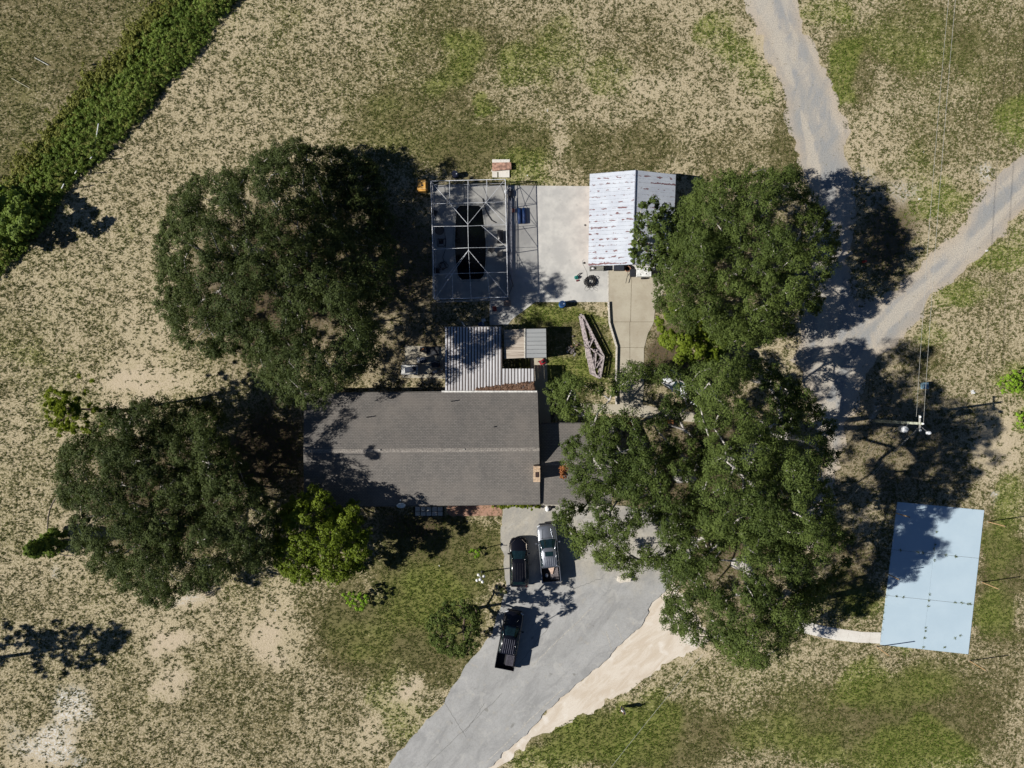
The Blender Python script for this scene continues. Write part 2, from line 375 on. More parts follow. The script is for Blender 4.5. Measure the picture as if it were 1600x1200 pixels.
def rough_outline(pts, step=.35, amp=.15, seed=1, sc=.9):
    w = [P(x, y) for x, y in pts]; out = []; r = random.Random(seed)
    for i, a in enumerate(w):
        b = w[(i+1) % len(w)]; n = max(1, int((b-a).length/step))
        for k in range(n): out.append(a+(b-a)*k/n)
    n = len(out); A = np.array([(p.x, p.y) for p in out]); res = []
    n1 = (fbm(A[:, 0]+seed*31, A[:, 1], sc, seed, 3)-.5)*2; n2 = (fbm(A[:, 0], A[:, 1]+seed*17, sc, seed+50, 3)-.5)*2
    return [(A[i, 0]+amp*2.2*n1[i], A[i, 1]+amp*2.2*n2[i]) for i in range(n)]
def sheet(name, pts, z, mat, amp=.0, seed=1, step=.35, thick=0, sc=.9):
    o2 = rough_outline(pts, step, amp, seed, sc) if amp else [(p.x, p.y) for p in px2w(pts)]
    m = MB()
    if thick: m.prism(o2, z-thick, z)
    else:
        n = len(o2); tri = tessellate_polygon([[Vector((a, b, 0)) for a, b in o2]])
        fs = []
        for t in tri:
            a, b, c = [o2[i] for i in t]
            fs.append(t if (b[0]-a[0])*(c[1]-a[1])-(b[1]-a[1])*(c[0]-a[0]) > 0 else (t[0], t[2], t[1]))
        m.add([(a, b, z) for a, b in o2], fs)
    o = m.build(name, mat); tag(o, kind='structure'); return o

def gravel_mat():
    g = NG('limestone_gravel'); v = g.coord(); rut = g.attr('rut'); sand = g.attr('sandy')
    lo = g.noise(v, .22, 4, .6); st = g.noise(g.coord((1, .35, 1), (0, 0, .25)), .9, 5, .68, .8); f = g.noise(v, 9, 3, .7)
    c = g.mix(g.ramp(st, .40, .60), (.33, .33, .325), (.47, .42, .35))
    c = g.mix(g.ramp(rut, .3, .7, .75, 0), c, (.29, .30, .30))
    c = g.mix(g.ramp(g.math('ADD', rut, g.math('MULTIPLY', g.math('SUBTRACT', lo, .5), .6)), .52, .72, 0, .8), c, (.52, .47, .39))
    c = g.mix(sand, c, (.50, .41, .30))
    c = g.mix(g.math('MULTIPLY', g.ramp(f, .35, .65), .55), c, (.21, .205, .20))
    c = g.mix(g.math('MULTIPLY', g.ramp(g.noise(v, 2.2, 3, .7), .62, .72), .7), c, (.17, .155, .10))
    g.col(c); g.bump(f, .5, .05); return g.fin(.95, 0, .2)
def drive_mat():
    g = NG('worn_drive'); v = g.coord()
    lo = g.noise(v, .3, 5, .62); f = g.noise(v, 7, 3, .7); c0 = P(880, 905)
    sep = g.n('ShaderNodeSeparateXYZ'); g.l(v, sep.inputs[0])
    kk = g.math('ADD', g.math('MULTIPLY', g.math('SUBTRACT', sep.outputs[1], c0.y), .45), g.math('MULTIPLY', g.math('SUBTRACT', g.noise(v, .5, 3), .5), 3.))
    c = g.mix(g.ramp(kk, -1, 1), (.375, .375, .37), (.41, .38, .32))
    c = g.mix(g.ramp(lo, .35, .7, 0, .5), c, (.27, .27, .265))
    c = g.mix(g.ramp(g.noise(v, 1.2, 4, .7), .58, .72, 0, .5), c, (.45, .41, .34))
    c = g.mix(g.math('MULTIPLY', g.ramp(f, .4, .7), .3), c, (.19, .19, .18))
    c = g.mix(g.ramp(g.noise(g.coord((.35, 1, 1), (0, 0, -.85)), .7, 6, .75, .6), .44, .66, 0, .55), c, (.215, .215, .215))
    c = g.mix(g.ramp(g.noise(v, .55, 6, .75, 1.0), .54, .62, 0, .35), c, (.46, .45, .42))
    c = g.mix(g.ramp(g.noise(v, .8, 2, .5), .68, .74, 0, .5), c, (.12, .115, .10))
    g.col(c); g.bump(f, .2, .02); return g.fin(.85, 0, .3)
def concrete(name, a, b, stain=(.2, .19, .17), sc=.35, st=.35):
    g = NG(name); v = g.coord()
    lo = g.noise(v, sc, 5, .65); f = g.noise(v, 8, 3, .7)
    c = g.mix(g.ramp(lo, .35, .65), a, b)
    c = g.mix(g.ramp(g.noise(v, 1.3, 5, .7), .56, .75, 0, st), c, stain)
    c = g.mix(g.math('MULTIPLY', g.ramp(f, .45, .7), .18), c, stain)
    g.col(c); g.bump(f, .15, .02); return g.fin(.8, 0, .3)
M_GRAVEL = gravel_mat(); M_DRIVE = drive_mat()
M_PAD = concrete('pad_concrete', (.42, .415, .40), (.54, .53, .50), (.27, .27, .26), .5, .5)
M_APRON = concrete('apron_concrete', (.36, .32, .25), (.43, .395, .315), (.25, .2, .13))
M_WALK = concrete('pale_concrete', (.60, .57, .52), (.68, .66, .61), (.4, .37, .3), .8, .3)
def sand_mat():
    g = NG('pale_sand'); v = g.coord(); st = g.noise(g.coord((.25, 1, 1), (0, 0, -.72)), 1.2, 5, .7, .8)
    c = g.mix(g.ramp(st, .36, .64), (.54, .465, .375), (.64, .58, .50))
    c = g.mix(g.ramp(g.noise(v, .45, 3), .55, .66, 0, .7), c, (.72, .68, .62))
    c = g.mix(g.math('MULTIPLY', g.ramp(g.noise(v, 11, 3, .7), .5, .7), .35), c, (.36, .30, .22))
    g.col(c); g.bump(st, .3, .06); return g.fin(.95, 0, .1)
M_SAND = sand_mat()
def road_sheet():
    from mathutils.geometry import delaunay_2d_cdt
    out = rough_outline(ROAD, .3, .45, 3, 1.4); n = len(out)
    A = np.array(out); gx, gy = np.meshgrid(np.arange(A[:, 0].min(), A[:, 0].max(), .28), np.arange(A[:, 1].min(), A[:, 1].max(), .28)); gx = gx.ravel(); gy = gy.ravel()
    k = inpoly(gx, gy, out); gx, gy = gx[k], gy[k]; k = polydist(gx, gy, out[::2]) > .15; gx, gy = gx[k], gy[k]
    pts = [Vector(p) for p in out]+[Vector((a, b)) for a, b in zip(gx, gy)]
    vs, es, fs, _, _, _ = delaunay_2d_cdt(pts, [], [tuple(range(n))], 1, 1e-5)
    V = np.array([(v.x, v.y, .008) for v in vs]); F_ = np.array([f[:3] for f in fs if len(f) == 3])
    a, b, c = V[F_[:, 0]], V[F_[:, 1]], V[F_[:, 2]]; cr = (b-a)[:, 0]*(c-a)[:, 1]-(b-a)[:, 1]*(c-a)[:, 0]; F_[cr < 0] = F_[cr < 0][:, ::-1]
    o = fastmesh('gravel_road', V, F_, M_GRAVEL); tag(o, kind='structure')
    L1 = [(1178,-120),(1205,0),(1262,140),(1290,260),(1298,380),(1290,480),(1290,560),(1312,640),(1298,720),(1280,860)]; L2 = [(1690,190),(1600,280),(1545,338),(1480,400),(1400,475),(1340,540),(1300,620)]
    x, y = V[:, 0], V[:, 1]; R = np.zeros(len(x)); Wt = np.zeros(len(x))
    for L, sd in ((L1, 1), (L2, 2)):
        w_ = px2w(L); best = np.full(len(x), 1e9); al = np.zeros(len(x)); ac = np.zeros(len(x)); s0 = 0
        for i in range(len(w_)-1):
            p, q = np.array(w_[i][:2]), np.array(w_[i+1][:2]); d = q-p; ln = np.hypot(*d); d = d/ln; t = np.clip((x-p[0])*d[0]+(y-p[1])*d[1], 0, ln)
            dx = x-p[0]-d[0]*t; dy = y-p[1]-d[1]*t; dd = np.hypot(dx, dy); sg = np.sign(dx*-d[1]+dy*d[0]); k = dd < best
            best = np.where(k, dd, best); al = np.where(k, s0+t, al); ac = np.where(k, dd*sg, ac); s0 += ln
        r = .5+.55*(fbm(ac*7+50, al+100, 7, sd*7, 4)-.5)*2; acw = ac+.5*(fbm(al, al*0, 9, 8+sd, 2)-.5)
        for c0, wd, am in ((-.95, .45, .30), (.95, .45, .30), (-2.6, .5, .18), (2.4, .5, .15)): r = r+am*np.exp(-((acw-c0)/wd)**2)*(.4+1.2*fbm(al, ac, 6, 33+sd, 2))
        w2 = 1/(best+.3)**3; R += r*w2; Wt += w2
    R /= Wt; ed = polydist(x, y, out[::3]); E_ = np.clip(1-ed/1.3, 0, 1)*(.3+1.0*fbm(x, y, 3, 44, 3))
    for nm, arr in (('rut', R), ('sandy', E_*.9)):
        at = o.data.attributes.new(nm, 'FLOAT', 'POINT'); at.data.foreach_set('value', np.clip(arr, 0, 1).astype(np.float32))
road_sheet()
sheet('sand_verge', VERGE, .006, M_SAND, .3, 4, .3)
sheet('driveway', DRIVE, .09, M_DRIVE, .13, 5, .3, thick=.12, sc=.8)
# pool terrace: the pad with a hole for the pool is built as a ring of strips
def pad_with_pool():
    outer = [(p.x, p.y) for p in px2w(PAD)]; hole = [(p.x, p.y) for p in px2w(POOLP)]
    tri = tessellate_polygon([[Vector((a, b, 0)) for a, b in outer], [Vector((a, b, 0)) for a, b in hole]])
    al = outer+hole; fs = []
    for t in tri:
        a, b, c = [al[i] for i in t]
        fs.append(t if (b[0]-a[0])*(c[1]-a[1])-(b[1]-a[1])*(c[0]-a[0]) > 0 else (t[0], t[2], t[1]))
    n = len(al); v = [(a, b, .05) for a, b in al]+[(a, b, -.02) for a, b in al]
    for i in range(len(outer)):
        j = (i+1) % len(outer); fs.append((j, i, i+n, j+n))
    m = MB().add(v, fs); tag(m.build('terrace_slab', M_PAD), kind='structure')
pad_with_pool()
sheet('side_drive', APRON, .045, M_APRON, thick=.07)
sheet('shed_path', SHEDSLAB, .04, M_APRON, thick=.06)
sheet('utility_slab', JUNKSLAB, .06, M_APRON, thick=.1)
def walk():
    m = MB(); L = WALK[:6]; R = WALK[6:][::-1]
    for i in range(5):
        for k in range(2):
            a = P(*L[i]).lerp(P(*L[i+1]), k/2); b = P(*L[i]).lerp(P(*L[i+1]), (k+1)/2)
            c = P(*R[i]).lerp(P(*R[i+1]), (k+1)/2); d = P(*R[i]).lerp(P(*R[i+1]), k/2)
            ce = (a+b+c+d)/4; m.quadslab([ce+(q-ce)*.985+Vector((0, 0, .04+.004*(i % 3))) for q in (a, b, c, d)], .07)
    tag(m.build('path', M_WALK), kind='structure')
walk()
def court():
    g = NG('blue_coating'); v = g.coord()
    c = g.mix(g.ramp(g.noise(v, .3, 4, .6), .3, .7), (.40, .51, .595), (.44, .55, .63))
    c = g.mix(g.ramp(g.noise(v, 3, 3, .7), .55, .75, 0, .15), c, (.33, .43, .50))
    g.col(c); g.fin(.75, 0, .3)
    A, B, C, D = [P(x, y, .05) for x, y in COURT]; m = MB(); rows = [0, .335, .655, 1]; cols = [0, .485, 1]
    q = lambda s, t: A.lerp(B, s).lerp(D.lerp(C, s), t)
    for i in range(3):
        for j in range(2):
            e = .0009
            m.quadslab([q(cols[j]+e, rows[i]+e), q(cols[j+1]-e, rows[i]+e), q(cols[j+1]-e, rows[i+1]-e), q(cols[j]+e, rows[i+1]-e)], .1)
    tag(m.build('court_paving', g.m), kind='structure')
    m2 = MB().quadslab([q(0.003, 0.003)-Vector((0, 0, .02)), q(.997, .003)-Vector((0, 0, .02)), q(.997, .997)-Vector((0, 0, .02)), q(.003, .997)-Vector((0, 0, .02))], .06)
    tag(m2.build('court_base', S((.1, .1, .07))), kind='structure')
    return q
COURTQ = court()
# drive cracks: thin dark sealed joints and pale tracks
def strip(name, pts, wd, z, mat):
    w_ = px2w(pts); m = MB(); L = []; R = []
    for i, p in enumerate(w_):
        t = (w_[min(i+1, len(w_)-1)]-w_[max(i-1, 0)]).normalized(); nn = Vector((-t.y, t.x, 0))
        L.append(p+nn*wd/2+Vector((0, 0, z))); R.append(p-nn*wd/2+Vector((0, 0, z)))
    n = len(w_); m.add(L+R, [(i, i+n, i+n+1, i+1) for i in range(n-1)])
    return m.build(name, mat)
def wig(a, b, n, amp, seed):
    r = random.Random(seed); return [(a[0]+(b[0]-a[0])*i/n+r.uniform(-amp, amp), a[1]+(b[1]-a[1])*i/n+r.uniform(-amp, amp)) for i in range(n+1)]
DK = S((.2, .2, .19))
for i, (a, b) in enumerate([((664,1198),(785,1082)), ((728,1142),(758,1098)), ((692,1094),(728,1150)), ((896,920),(942,902)), ((865,970),(800,1050))]):
    tag(strip('driveway_crack', wig(a, b, 16, 1.2, i), .045, .0935, DK), kind='structure')
PT = S((.42, .40, .36))
for i, (a, b) in enumerate([((830,1040),(925,950)), ((947,985),(955,1015)), ((962,975),(972,1000)), ((880,1075),(760,1190))]):
    tag(strip('driveway_seam', wig(a, b, 14, 1., i+20), .08, .0935, PT), kind='structure')
DJ = S((.2, .17, .12))
for pts in [[(953,503),(1021,503)], [(962,543),(1008,543)], [(987,421),(985,503)], [(984,503),(984,632)]]:
    tag(strip('slab_joint', pts, .05, .049, DJ), kind='structure')
# ------------------------------------------------------------------ foliage
def leaves(centres, rad, n_sub, n_leaf, size, rng, flat=.75, sub_r=.38, updown=-.15, clump_t=None, elong=1.5):
    """clumps -> sub-clumps on their upper shell -> small leaf quads; returns vertices, faces, tint"""
    C = np.asarray(centres); K = len(C); rad = np.asarray(rad)
    d = rng.normal(size=(K*n_sub, 3)); d /= np.linalg.norm(d, axis=1)[:, None]
    d[:, 2] = np.where(d[:, 2] < updown, -d[:, 2]*.6, d[:, 2])
    R = np.repeat(rad, n_sub)[:, None]; SCn = np.repeat(C, n_sub, 0)+d*R*np.array([1, 1, flat])*rng.uniform(.6, 1.0, (K*n_sub, 1))
    ct = np.repeat(rng.random(K) if clump_t is None else clump_t, n_sub)*.55+rng.random(K*n_sub)*.45
    N = K*n_sub*n_leaf
    e = rng.normal(size=(N, 3)); e /= np.linalg.norm(e, axis=1)[:, None]
    sr = np.repeat(np.repeat(rad, n_sub)*sub_r*rng.uniform(.7, 1.25, K*n_sub), n_leaf)[:, None]
    Pn = np.repeat(SCn, n_leaf, 0)+e*sr*rng.uniform(.35, 1, (N, 1))*np.array([1, 1, .8])
    nrm = e*.75+np.repeat(d, n_leaf, 0)*.75+np.array([0, 0, .25])+rng.normal(size=(N, 3))*.36
    nrm /= np.linalg.norm(nrm, axis=1)[:, None]
    a = np.cross(nrm, rng.normal(size=(N, 3))); a /= np.linalg.norm(a, axis=1)[:, None]; b = np.cross(nrm, a)
    s = size*rng.uniform(.6, 1.35, (N, 1)); a = a*s*elong*.5; b = b*s*.5
    V = np.stack([Pn-a, Pn-b*.9, Pn+a, Pn+b*.9], 1).reshape(-1, 3)
    Fc = np.arange(N*4).reshape(N, 4)
    t = np.clip(np.repeat(ct, n_leaf)*.7+rng.random(N)*.3, 0, 1)
    return V, Fc, np.repeat(t, 4)

def skeleton(root, top, targets, rng, r0=.035, leader=None):
    nodes = [np.array(root), np.array(top)]; par = [-1, 0]
    T = sorted([np.array(t) for t in targets], key=lambda t: np.linalg.norm(t-nodes[1]))
    tx = np.array(nodes[1])
    for t in T:
        A = np.array(nodes[1:]); dr = np.linalg.norm(A-tx, axis=1)
        c = np.linalg.norm(A-t, axis=1)+.35*dr
        j = int(np.argmin(c))+1; a = nodes[j]
        L = np.linalg.norm(t-a); prev = j; n = max(1, int(L/1.1))
        for k in range(1, n+1):
            q = a+(t-a)*k/n
            if k < n: q = q+rng.normal(size=3)*.13*min(L, 3)/1.5+np.array([0, 0, -.05*L*math.sin(math.pi*k/n)])
            nodes.append(q); par.append(prev); prev = len(nodes)-1
    n = len(nodes); cnt = np.zeros(n); ch = np.zeros(n)
    for i in range(n-1, 0, -1):
        if ch[i] == 0: cnt[i] = 1
        cnt[par[i]] += cnt[i]; ch[par[i]] += 1
    r = r0*np.sqrt(np.maximum(cnt, 1)); r[0] = r[1]*1.5
    vs = []; fs = []; k6 = 6
    for i in range(1, n):
        p, q = nodes[par[i]], nodes[i]; t = q-p; L = np.linalg.norm(t)
        if L < 1e-4: continue
        t = t/L; a = np.cross(t, [0, 0, 1.] if abs(t[2]) < .9 else [1., 0, 0]); a /= np.linalg.norm(a); b = np.cross(t, a)
        base = len(vs); ra = min(r[par[i]], r[i]*1.5) if par[i] > 0 else r[0]; rb = r[i]*.95
        for (c_, rr) in ((p-t*ra*.3, ra), (q, rb)):
            for m in range(k6):
                an = m*2*math.pi/k6; vs.append(c_+rr*(math.cos(an)*a+math.sin(an)*b))
        for m in range(k6): m2 = (m+1) % k6; fs.append((base+m, base+m2, base+k6+m2, base+k6+m))
    return np.array(vs), np.array(fs)

def sample_poly(poly, spacing, rng, tries=30):
    xs = [p[0] for p in poly]; ys = [p[1] for p in poly]; area = (max(xs)-min(xs))*(max(ys)-min(ys))
    n = int(area/spacing**2*tries); X = rng.uniform(min(xs), max(xs), n); Y = rng.uniform(min(ys), max(ys), n)
    k = inpoly(X, Y, poly); X, Y = X[k], Y[k]; cell = {}; out = []
    for x, y in zip(X, Y):
        cx, cy = int(x//spacing), int(y//spacing); ok = True
        for i in (-1, 0, 1):
            for j in (-1, 0, 1):
                for (u, v) in cell.get((cx+i, cy+j), ()):
                    if (u-x)**2+(v-y)**2 < spacing**2: ok = False
        if ok: cell.setdefault((cx, cy), []).append((x, y)); out.append((x, y))
    return np.array(out)

BARK = simple('oak_bark', (.46, .43, .40), .9, 0, var=.3, sc=5, bump=.4)
BARKD = simple('brown_bark', (.14, .10, .07), .9, 0, var=.3, sc=5, bump=.4)
def tree(name, label, poly, base, he, ht, seed, leafm, cat='tree', group=None, spacing=17, rad=(.75, 1.35), sub=20, nl=36, size=.102,
         dcap=60, drop=.1, under=.42, bark=None, r0=.035, caps=(), lobe=48, lobe_h=.28, depth=3.4, fork=2.6, power=.5, bias=(0, 0)):
    rng = np.random.default_rng(seed); bark = bark or BARK
    Q = sample_poly(poly, spacing, rng)
    d = polydist(Q[:, 0], Q[:, 1], poly); dn = np.clip((d+4)/dcap, 0, 1)
    hump = fbm(Q[:, 0], Q[:, 1], 70, seed+3, 2)
    LC = sample_poly(poly, lobe, rng, 12); dl = np.sort(np.hypot(Q[:, 0][:, None]-LC[:, 0], Q[:, 1][:, None]-LC[:, 1]), 1)
    edge = (dl[:, 1]-dl[:, 0])/lobe if dl.shape[1] > 1 else np.ones(len(Q)); dome = 1-np.clip(dl[:, 0]/(lobe*.8), 0, 1)**2
    z = he+(ht-he)*np.power(1-(1-dn)**2, power)*(.72+.5*hump)+rng.normal(size=len(Q))*.45+(dome-.55)*(ht-he)*lobe_h
    for (cx, cy, cr, zm) in caps:
        kk = np.clip(1-np.hypot(Q[:, 0]-cx, Q[:, 1]-cy)/cr, 0, 1)**.5; z = np.where(z > zm, z+(zm-z)*np.clip(kk*1.6, 0, 1), z)
    z = np.maximum(z, he*.7)
    keep = (fbm(Q[:, 0], Q[:, 1], 42, seed+9, 2) > drop*1.0+.18) | (d < 14)
    keep &= (rng.random(len(Q)) > .03) & ((edge > .17) | (rng.random(len(Q)) < .42) | (d < 9))
    Q1, z1 = Q[keep], z[keep]
    R = rng.uniform(rad[0], rad[1], len(Q1))*np.where(d[keep] < 10, .8, 1)
    C = PN(Q1[:, 0], Q1[:, 1], z1)
    fr = rng.random(len(Q1)) < under                           # lower storey of the crown
    z2 = np.maximum(z1[fr]-rng.uniform(1.6, depth, fr.sum()), he*.55); j = rng.normal(size=(fr.sum(), 2))*9
    k2 = inpoly(Q1[fr, 0]+j[:, 0], Q1[fr, 1]+j[:, 1], poly)
    C2 = PN(Q1[fr, 0]+j[:, 0], Q1[fr, 1]+j[:, 1], z2)[k2]
    CA = np.concatenate([C, C2]); RA = np.concatenate([R, rng.uniform(rad[0], rad[1], len(C2))])
    ct = np.clip(.5+1.7*(fbm(CA[:, 0], CA[:, 1], 4.5, seed, 3)-.5)+rng.normal(size=len(CA))*.16, 0, 1)
    V, Fc, t = leaves(CA, RA, sub, nl, size, rng, clump_t=ct)
    b = P(*base); o = empty(name, b, 0, label, cat, group); off = np.array([b.x, b.y, 0])
    fastmesh('crown', V-off, Fc, leafm, o, t)
    sk, sf = skeleton([b.x, b.y, -.1], [b.x+.3, b.y+.2, fork], list(CA-np.array([0, 0, .25])), rng, r0)
    fastmesh('trunk', sk-off, sf, bark, o, smooth=True)
    return o
OAK1 = leaf_mat('oak_leaf_grey', (.026, .040, .013), (.106, .134, .042))
OAK2 = leaf_mat('oak_leaf_green', (.029, .049, .013), (.126, .166, .040))
CITR = leaf_mat('glossy_leaf', (.060, .095, .010), (.200, .255, .030), .25, .5)
BRI = leaf_mat('bright_leaf', (.12, .22, .015), (.30, .46, .05), .3)
BRUSH = leaf_mat('brush_leaf', (.06, .105, .02), (.25, .33, .07))
YEL = leaf_mat('yellow_leaf', (.10, .14, .012), (.27, .32, .04), .3)
G1 = 'large live oaks around the house'
tree('oak_tree', 'broad dark oak northwest of the house, between the pasture and the screened pool', [(250,395),(255,350),(285,300),(310,275),(345,268),(380,272),(400,250),(440,230),(475,225),(510,236),(545,235),(568,248),(588,265),(600,295),(604,350),(610,400),(608,440),(596,480),(590,520),(588,565),(560,585),(530,600),(505,622),(480,634),(452,628),(405,590),(385,560),(350,538),(335,556),(300,552),(282,530),(268,500),(252,470),(247,430)],
     (455,440), 3.2, 12.5, 11, OAK1, group=G1, spacing=15, drop=.08, dcap=75, under=.95, depth=5.5, caps=((590,280,130,2.6),(545,300,70,4.6),(490,312,55,7.4),(560,340,110,8.0)))
tree('oak_tree', 'dense round oak off the west end of the house, beside the rounder light green tree', [(92,745),(100,705),(125,690),(150,672),(162,645),(200,632),(240,632),(280,636),(318,624),(338,640),(350,680),(372,715),(400,760),(425,800),(428,840),(420,880),(395,892),(365,884),(342,915),(300,918),(270,936),(235,940),(185,908),(150,882),(120,850),(116,805),(96,775)],
     (285,760), 3.0, 11.5, 12, OAK1, group=G1, spacing=15, drop=.05, dcap=70, under=.95, depth=5.5)
tree('oak_tree', 'bright green oak east of the white metal shed, beside the gravel road', [(1062,330),(1085,292),(1120,276),(1165,268),(1205,270),(1235,268),(1258,292),(1278,330),(1305,358),(1312,385),(1296,420),(1282,445),(1278,482),(1245,498),(1222,522),(1180,532),(1140,540),(1100,520),(1060,510),(1030,480),(1020,440),(1050,400)],
     (1150,430), 3.0, 10.5, 13, OAK2, group=G1, spacing=15, drop=.08, dcap=65, under=.6, depth=4.5)
tree('small_tree', 'small dark tree leaning over the east slope of the white metal shed', [(986,400),(992,350),(1003,318),(1025,312),(1048,330),(1064,350),(1068,385),(1052,412),(1015,418)],
     (1036,400), 3.0, 5.8, 14, OAK2, lobe=26, spacing=11, rad=(.5, .85), dcap=30, drop=.0, size=.17, sub=14, nl=13)
tree('small_tree', 'low yellowish green tree at the south foot of the oak by the shed', [(1028,495),(1050,478),(1090,480),(1130,490),(1145,520),(1130,555),(1095,575),(1060,560),(1035,530)],
     (1088,520), 1.6, 4.2, 15, CITR, lobe=30, spacing=12, rad=(.45, .8), dcap=35, drop=.1, size=.16, bark=BARKD)
gt = tree('oak_tree', 'spreading oak covering the garage roof, with pale limbs showing through', [(862,608),(872,594),(900,588),(925,600),(945,612),(965,590),(1000,572),(1035,572),(1070,585),(1090,620),(1100,660),(1110,720),(1100,780),(1112,845),(1125,880),(1070,896),(1040,890),(1000,880),(985,898),(955,888),(935,870),(905,856),(890,838),(868,808),(878,792),(905,790),(925,770),(900,762),(888,738),(898,722),(880,712),(885,695),(905,680),(925,660),(915,645),(880,648),(865,632)],
     (1060,745), 3.6, 12.0, 16, OAK2, group=G1, lobe=40, lobe_h=.34, spacing=15, drop=.2, under=.45, dcap=65, fork=3, r0=.055)
_r = np.random.default_rng(5); _c = PN(881+_r.normal(size=7)*2.2, 736+_r.normal(size=7)*5, _r.uniform(5, 5.8, 7)); _V, _F, _t = leaves(_c, np.full(7, .32), 8, 12, .11, _r)
fastmesh('dead_foliage', _V-np.array(gt.location), _F, leaf_mat('dead_oak_leaf', (.20, .075, .03), (.50, .22, .09), .2, .8), gt, _t)['label'] = 'patch of orange brown dead leaves'
tree('oak_tree', 'tallest oak on the east side, shading the gravel track toward the power pole', [(1075,585),(1100,575),(1150,562),(1200,572),(1240,592),(1262,622),(1295,642),(1302,700),(1290,760),(1300,800),(1290,850),(1240,850),(1190,850),(1140,840),(1100,820),(1095,760),(1110,700),(1095,640)],
     (1165,705), 7.0, 18.0, 17, OAK2, group=G1, spacing=15.5, lobe=42, lobe_h=.3, drop=.17, under=.55, depth=5, dcap=42, fork=3.2, r0=.055, caps=((1280,640,90,8.0),(1225,590,90,9.5)))
tree('oak_tree', 'southernmost oak, overhanging the sandy verge and the pale concrete path', [(1050,842),(1092,800),(1150,812),(1220,820),(1290,810),(1322,838),(1326,870),(1308,900),(1282,925),(1268,968),(1240,990),(1212,1025),(1180,1040),(1148,1030),(1122,1004),(1085,1000),(1062,988),(1038,972),(1045,940),(1052,915),(1040,890)],
     (1150,880), 5.0, 14.5, 18, OAK2, group=G1, lobe=40, lobe_h=.32, spacing=15, drop=.17, under=.5, dcap=55, fork=3, r0=.055)
tree('citrus_tree', 'round light green tree at the southwest corner of the house', [(424,872),(430,838),(446,800),(462,782),(490,764),(520,775),(552,788),(572,830),(574,868),(562,892),(530,905),(482,909),(446,896)],
     (525,828), 2.6, 7.8, 19, CITR, lobe=34, lobe_h=.22, under=.7, spacing=12, rad=(.6, .95), dcap=40, drop=-.05, size=.14, sub=18, nl=22, bark=BARKD)
tree('small_tree', 'rounded dark green small tree on the lawn beside the driveway, west of the black pickup', [(668,985),(675,960),(700,942),(725,932),(745,945),(750,975),(748,1005),(728,1025),(705,1022),(680,1010)],
     (724,955), 2.6, 7.4, 20, OAK2, 'tree', lobe=22, under=.9, spacing=9.5, rad=(.4, .65), dcap=26, drop=.02, size=.12, sub=13, nl=16, bark=BARKD, fork=1.6)
tree('shrub', 'bright lime green shrub on the lawn, south of the round light green tree', [(533,930),(545,922),(560,926),(578,928),(572,948),(562,954),(548,946)],
     (562,932), .4, 1.5, 21, BRI, 'shrub', spacing=6, rad=(.2, .36), dcap=10, drop=-.2, lobe=12, size=.10, sub=12, nl=14, bark=BARKD, fork=.25)
tree('shrub', 'small spiky green shrub alone on the lawn below the brick walk', [(733,860),(740,856),(750,858),(748,868),(738,872)],
     (742,862), .3, 1.0, 22, BRI, 'shrub', spacing=5, rad=(.16, .28), dcap=8, drop=-.2, lobe=12, size=.10, sub=10, nl=12, bark=BARKD, fork=.2)
tree('shrub', 'dark low shrub at the edge of the lawn by the sandy spot near the driveway', [(779,916),(788,914),(790,926),(781,928)],
     (785,921), .3, .8, 23, OAK1, 'shrub', spacing=5, rad=(.16, .28), dcap=8, drop=-.2, lobe=12, size=.10, sub=10, nl=12, bark=BARKD, fork=.2)
tree('shrub', 'bright green sapling at the right edge, near the white scraps', [(1560,600),(1578,582),(1610,575),(1640,590),(1630,612),(1590,612),(1565,616)],
     (1590,594), .5, 2.6, 24, BRI, 'shrub', spacing=9, rad=(.3, .5), dcap=15, drop=.0, lobe=14, size=.10, sub=12, nl=14, bark=BARKD, fork=.4)
tree('shrub', 'small green shrub cut by the right edge below the sapling', [(1588,648),(1604,642),(1615,655),(1604,668),(1590,664)],
     (1600,655), .3, 1.0, 25, BRI, 'shrub', spacing=7, rad=(.25, .4), dcap=10, drop=-.2, lobe=14, size=.10, sub=12, nl=14, bark=BARKD, fork=.3)
tree('small_tree', 'bushy dark tree at the left edge, rising out of the overgrown brush', [(-50,320),(-10,292),(28,300),(52,325),(58,350),(34,372),(0,385),(-50,390)],
     (-20,345), 1.2, 3.8, 26, BRUSH, spacing=12, rad=(.55, .95), dcap=35, drop=.0, size=.17, bark=BARKD)
# conifers
def pine(label, base, h, cr, z0, seed, leafm, n=70, rad=.55, squash=.5, name='pine_tree', cat='pine tree', lean=(0, 0), group=None, nl=16, tr=.16):
    rng = np.random.default_rng(seed); b = P(*base)
    z = rng.uniform(z0, h, n); f = np.clip((h-z)/(h-z0), .08, 1)**.6; a = rng.uniform(0, 2*math.pi, n); r = cr*f*np.sqrt(rng.uniform(.08, 1, n))
    C = np.stack([r*np.cos(a)+lean[0]*z/h, r*np.sin(a)+lean[1]*z/h, z], 1)
    V, Fc, t = leaves(C, rng.uniform(.6, 1.2, n)*rad, 8, nl, .13, rng, flat=squash, elong=2.6)
    o = empty(name, b, 0, label, cat, group); fastmesh('crown', V, Fc, leafm, o, t)
    vs = []; m = MB(); m.tube([(0, 0, -.1), (lean[0]*.5, lean[1]*.5, h*.5), (lean[0], lean[1], h*.97)], [tr, tr*.7, .04], 8)
    for c in C[::2]:
        m.tube([(lean[0]*c[2]/h, lean[1]*c[2]/h, c[2]-r.mean()*.3), tuple(c)], [.035, .012], 4, False)
    m.build('trunk', BARKD, o, smooth=True); return o
pine('tall thin pine with sparse yellow green crown, left of the west oak', (198,641), 11.6, 3.3, 8.6, 31, YEL, 110, .24, .3, nl=11, tr=.17, lean=(-.3, .3))
